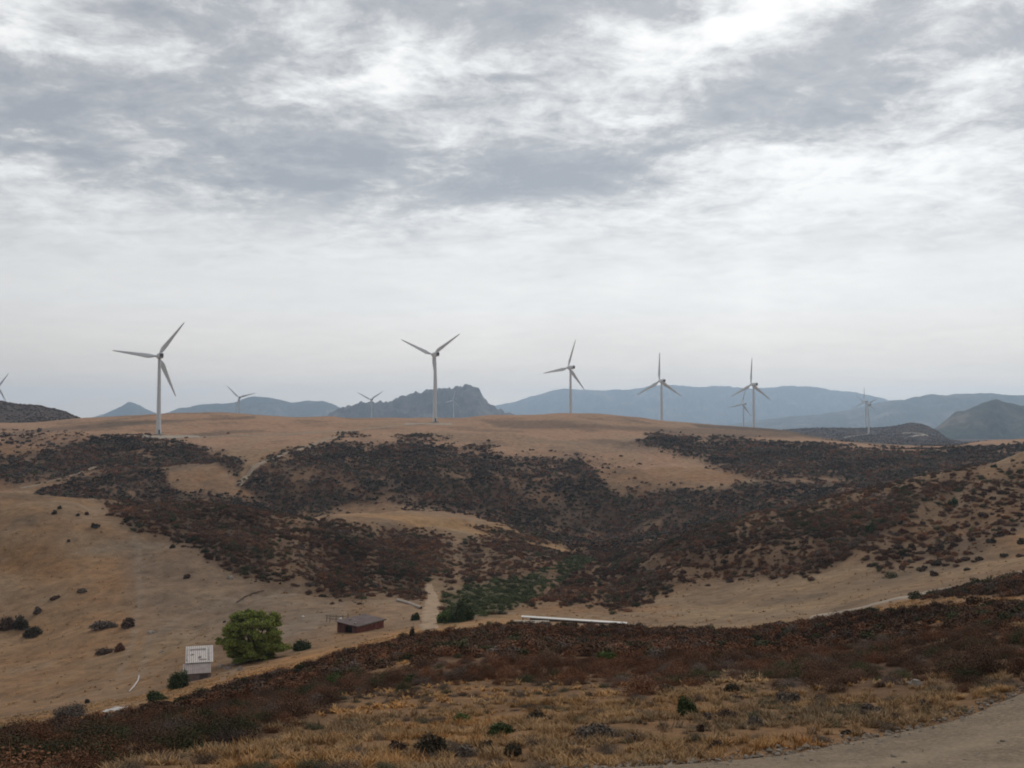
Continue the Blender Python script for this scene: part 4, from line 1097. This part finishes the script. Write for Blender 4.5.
thing_mesh('pale_rock', 231, 579, boulder(14, .9, .6, .7), m_rock, 'pale rock at the scrub edge above the big tree', 'rock', dmin=140)
thing_mesh('dark_stone', 224, 622.5, boulder(15, .35, .35, .3), m_void, 'small black stone left of the big tree', 'stone')
thing_mesh('pale_rock', 915, 686, boulder(16, .22, .2, .2), m_rock, 'pale rock at the edge of the heath at the right', 'rock', dmin=10)
thing_mesh('dark_stone', 853, 734, boulder(17, .22, .12, .08), m_void, 'dark flat stone on the gravel edge', 'stone', dmin=10)
rg = np.random.default_rng(3)
for i, (a, b_) in enumerate([(231, 657), (237, 660), (243, 663), (221, 667), (228, 669), (240, 670), (234, 665)]):
    thing_mesh('field_stone', a, b_, boulder(20 + i, rg.uniform(.35, .8), .45, rg.uniform(.3, .55)), m_rock if i % 2 else m_wallg, 'rough field stone in the tumbled row between the shack and the tree', 'stone', group='tumbled stones by the shack', rz=i)
for i, (a, b_) in enumerate([(640, 766), (629, 767), (656, 763), (668, 761), (1003, 689), (935, 702), (878, 716), (812, 733), (770, 741)]):
    thing_mesh('road_edge_stone', a, b_, boulder(40 + i, rg.uniform(.07, .16), .08, rg.uniform(.05, .1)), m_rock, 'pale angular stone along the gravel edge', 'stone', group='larger stones along the gravel edge', rz=i * 1.3, dmin=10)
# fallen branch, log pile
hp = [hit(a, b_, dmin=120) for a, b_ in [(237, 603), (244, 598), (252, 594), (264, 591)]]
v, f = join([tube([q - hp[0] + Vector((0, 0, .15)) for q in hp], [.16, .2, .14, .08], 6), tube([hp[1] - hp[0] + Vector((0, 0, .2)), hp[1] - hp[0] + Vector((1.2, -.8, .5))], [.1, .03], 6)])
o = mesh_obj('fallen_branch', v, f, m_bark); o.location = hp[0]; tag(o, 'dark fallen branch on the grey yard above the big tree', 'branch')
hp = [hit(a, b_, dmin=120) for a, b_ in [(397, 601), (408, 604), (421, 609)]]
v, f = tube([q - hp[0] + Vector((0, 0, .25)) for q in hp], [.3, .34, .28], 8)
o = mesh_obj('fallen_log', v, f, noisy('bleached_wood', (0.38, 0.32, 0.27), .2, 2.0)); o.location = hp[0]; tag(o, 'long bleached log lying beside the pale path', 'log')

# ------------------------------------------------------------------ haze
zlo = min(float(Z.min()), -97.0) - 1.0
HX = 14900.0
ZTOP = 462.0
v, f = box(-HX, HX, -HX, HX, zlo, ZTOP)
hz = mesh_obj('haze', v, f)
m = bpy.data.materials.new('haze_air'); m.use_nodes = True
tt = m.node_tree; tt.nodes.remove(tt.nodes['Principled BSDF'])
pv = tt.nodes.new('ShaderNodeVolumePrincipled')
pv.inputs['Color'].default_value = (0.61, 0.785, 1.0, 1); pv.inputs['Density'].default_value = 1.0e-4; pv.inputs['Anisotropy'].default_value = 0.6
tt.links.new(pv.outputs[0], tt.nodes['Material Output'].inputs['Volume'])
hz.data.materials.append(m); tag(hz, None, None, kind='stuff')

# ------------------------------------------------------------------ sky
SUN_AZ, SUN_EL = R(17), R(38)            # to the right of the view direction, behind the clouds
Wd = bpy.data.worlds.new('World'); S.world = Wd; Wd.use_nodes = True
t = NT_(Wd); t.n.clear()
out = t.new('ShaderNodeOutputWorld'); bg = t.new('ShaderNodeBackground'); bg.inputs['Strength'].default_value = 0.1
t.l.new(bg.outputs[0], out.inputs[0])
sky = t.new('ShaderNodeTexSky'); sky.sky_type = 'NISHITA'; sky.sun_disc = False; sky.sun_elevation = SUN_EL; sky.sun_rotation = SUN_AZ
gen = t.new('ShaderNodeTexCoord').outputs['Generated']
nv = t.new('ShaderNodeVectorMath', operation='NORMALIZE', i_0=gen).outputs[0]
sep = t.new('ShaderNodeSeparateXYZ', i_0=nv)
dx, dy, dz = sep.outputs
el = t.math('ARCSINE', dz); az = t.math('ARCTAN2', dx, dy)
sx = t.math('ADD', t.math('MULTIPLY', az, 1050 / 100), 5.12)          # hundreds of px at the middle of the view
sy = t.math('SUBTRACT', 4.22, t.math('MULTIPLY', el, 1050 / 100))
den = t.math('MAXIMUM', t.math('ADD', dz, 0.15), 0.05)
u_ = t.math('DIVIDE', dx, den); v_n = t.math('DIVIDE', dy, den)
pl = t.new('ShaderNodeCombineXYZ', i_0=t.math('MULTIPLY', u_, 0.95), i_1=v_n, i_2=0.0).outputs[0]
def ntex(vec, sc, det, rough, dist_=0.0, off=(0, 0, 0)):
    mp_ = t.new('ShaderNodeMapping', i_Vector=vec); mp_.inputs['Location'].default_value = off
    return t.new('ShaderNodeTexNoise', i_Vector=mp_.outputs[0], i_Scale=sc, i_Detail=det, i_Roughness=rough, i_Distortion=dist_).outputs['Fac']
na = ntex(pl, 2.2, 10.0, 0.62, 0.6, (3.1, 0.4, 0))
nb = ntex(pl, 6.0, 9.0, 0.66, 0.5, (7.7, 2.2, 0))
nc = ntex(pl, 15.0, 8.0, 0.66, 0.4, (2.7, 6.2, 0))
wv1 = t.math('SUBTRACT', ntex(pl, 4.0, 6.0, 0.6, 0, (1, 9, 0)), 0.5)
wv2 = t.math('SUBTRACT', ntex(pl, 4.0, 6.0, 0.6, 0, (12, 5, 0)), 0.5)
bx_ = t.math('ADD', sx, t.math('MULTIPLY', wv1, 2.4)); by_ = t.math('ADD', sy, t.math('MULTIPLY', wv2, 1.1))
acc = t.math('ADD', t.math('MULTIPLY', t.math('SUBTRACT', na, 0.5), 1.7), t.math('MULTIPLY', t.math('SUBTRACT', nb, 0.5), 1.35))
acc = t.math('ADD', acc, t.math('MULTIPLY', t.math('SUBTRACT', nc, 0.5), 0.75))
acc = t.math('ADD', acc, 0.43)
BLOBS = [(180, 165, 300, 42, .42), (450, 185, 170, 32, .36), (60, 120, 140, 30, .22), (190, 45, 150, 45, .22), (430, 18, 110, 22, .40), (560, 55, 110, 38, .30), (640, 12, 80, 20, .34),
         (500, 108, 140, 18, .30), (870, 55, 50, 30, .34), (790, 92, 190, 24, .26), (995, 70, 55, 45, .36), (870, 128, 120, 22, .36), (560, 165, 110, 34, .22), (985, 248, 90, 12, .18), (740, 158, 120, 12, .2),
         (385, 80, 30, 18, -.62), (790, 14, 80, 15, -.55), (720, 40, 50, 18, -.4), (835, 40, 40, 22, -.35), (960, 120, 80, 30, -.25), (800, 170, 160, 14, -.25), (480, 75, 55, 13, -.40), (925, 105, 40, 26, -.40), (60, 88, 110, 9, -.35), (75, 166, 42, 7, -.40), (60, 8, 50, 14, -.35), (655, 82, 50, 16, -.35),
         (720, 205, 240, 22, -.28), (640, 128, 50, 9, -.30), (510, 178, 70, 6, -.30), (300, 108, 24, 8, -.30), (20, 40, 40, 40, -.2), (700, 60, 40, 30, -.2)]
BLOBS = [(x, y, rx, ry, w * (0.85 if w > 0 else 0.85)) for x, y, rx, ry, w in BLOBS]
for x, y, rx, ry, w in BLOBS:
    a = t.math('DIVIDE', t.math('SUBTRACT', bx_, x / 100), rx / 100); b2 = t.math('DIVIDE', t.math('SUBTRACT', by_, y / 100), ry / 100)
    e = t.math('POWER', 2.718, t.math('MULTIPLY', t.math('ADD', t.math('MULTIPLY', a, a), t.math('MULTIPLY', b2, b2)), -1.0))
    acc = t.math('ADD', acc, t.math('MULTIPLY', e, w))
cloud = t.ramp(acc, [(0.0, (10.6, 10.5, 10.2)), (0.25, (8.9, 8.9, 8.75)), (0.46, (6.9, 6.9, 6.85)), (0.70, (4.7, 4.76, 4.90)), (1.0, (3.6, 3.74, 4.02))])
# smooth bright veil low in the sky, a little dimmer and warmer at the horizon
veil_n = ntex(pl, 0.55, 6.0, 0.6, 0.3, (5, 5, 0))
veil = t.ramp(t.math('DIVIDE', sy, 4.3, True), [(0.50, (8.7, 8.65, 8.45)), (0.72, (9.5, 9.2, 8.8)), (0.86, (10.8, 9.6, 8.3)), (0.97, (13.4, 11.3, 9.1))])
veil = t.mix(0.75, veil, t.ramp(veil_n, [(0.3, 0.86), (0.7, 1.12)]), 'MULTIPLY')
veil = t.mix(0.5, veil, t.ramp(nb, [(0.3, 1.06), (0.7, 0.92)]), 'MULTIPLY')
shaft = ntex(t.new('ShaderNodeCombineXYZ', i_0=t.math('ADD', sx, t.math('MULTIPLY', sy, 0.10)), i_1=0.0, i_2=0.0).outputs[0], 1.1, 2.0, 0.5)
sh_m = t.math('EXPONENT', t.math('MULTIPLY', t.math('POWER', t.math('ABSOLUTE', t.math('DIVIDE', t.math('SUBTRACT', sx, 7.2), 1.9)), 2.0), -1.0))
veil = t.mix(sh_m, veil, t.mix(1.0, veil, t.ramp(shaft, [(0.25, 0.95), (0.75, 1.06)]), 'MULTIPLY'))
side = t.ramp(t.math('DIVIDE', sx, 10.0, True), [(0.0, 0.90), (0.45, 1.02), (0.8, 1.04), (1.0, 1.0)])
veil = t.mix(1.0, veil, side, 'MULTIPLY')
vf_ = t.new('ShaderNodeMapRange', i_Value=t.math('ADD', sy, t.math('MULTIPLY', wv2, 0.9)), i_1=1.75, i_2=2.9); vf_.interpolation_type = 'SMOOTHSTEP'
col = t.mix(vf_.outputs[0], cloud, veil)
# unseen rear sky dimmed to darken sides facing the viewer, bright towards the sun
col = t.mix(1.0, col, t.ramp(t.math('ADD', t.math('MULTIPLY', dy, 0.5), 0.5), [(0.0, 0.5), (0.35, 0.6), (0.72, 1.0)]), 'MULTIPLY')
col = t.mix(0.94, sky.outputs[0], col)
t.l.new(col, bg.inputs['Color'])

sun = bpy.data.lights.new('sun', 'SUN'); sun.energy = 1.3; sun.angle = R(10); sun.color = (1.0, 0.95, 0.87)
so = bpy.data.objects.new('sun', sun); COL.objects.link(so)
sd = Vector((math.sin(SUN_AZ) * math.cos(SUN_EL), math.cos(SUN_AZ) * math.cos(SUN_EL), math.sin(SUN_EL)))
so.rotation_euler = sd.to_track_quat('Z', 'Y').to_euler(); so.location = (0, 0, 60)

# ------------------------------------------------------------------ camera, render
cam = bpy.data.cameras.new('camera'); cam.sensor_width = 36.0; cam.lens = 36.0 * F / 1024.0
cam.clip_start = 0.1; cam.clip_end = 60000
co_ = bpy.data.objects.new('camera', cam); COL.objects.link(co_)
co_.location = (0, 0, 0); co_.rotation_euler = (math.pi / 2 + PIT, 0, 0)
S.camera = co_
S.render.engine = 'CYCLES'
S.cycles.use_denoising = True
S.cycles.max_bounces = 6; S.cycles.diffuse_bounces = 2; S.cycles.glossy_bounces = 2; S.cycles.volume_bounces = 1
S.render.filter_size = 1.9
S.cycles.pixel_filter_type = 'BLACKMAN_HARRIS'; S.cycles.filter_width = 1.9
vs_ = S.view_settings
vs_.view_transform = 'Standard'; vs_.look = 'None'; vs_.exposure = 0.0; vs_.gamma = 1.0; vs_.use_curve_mapping = False
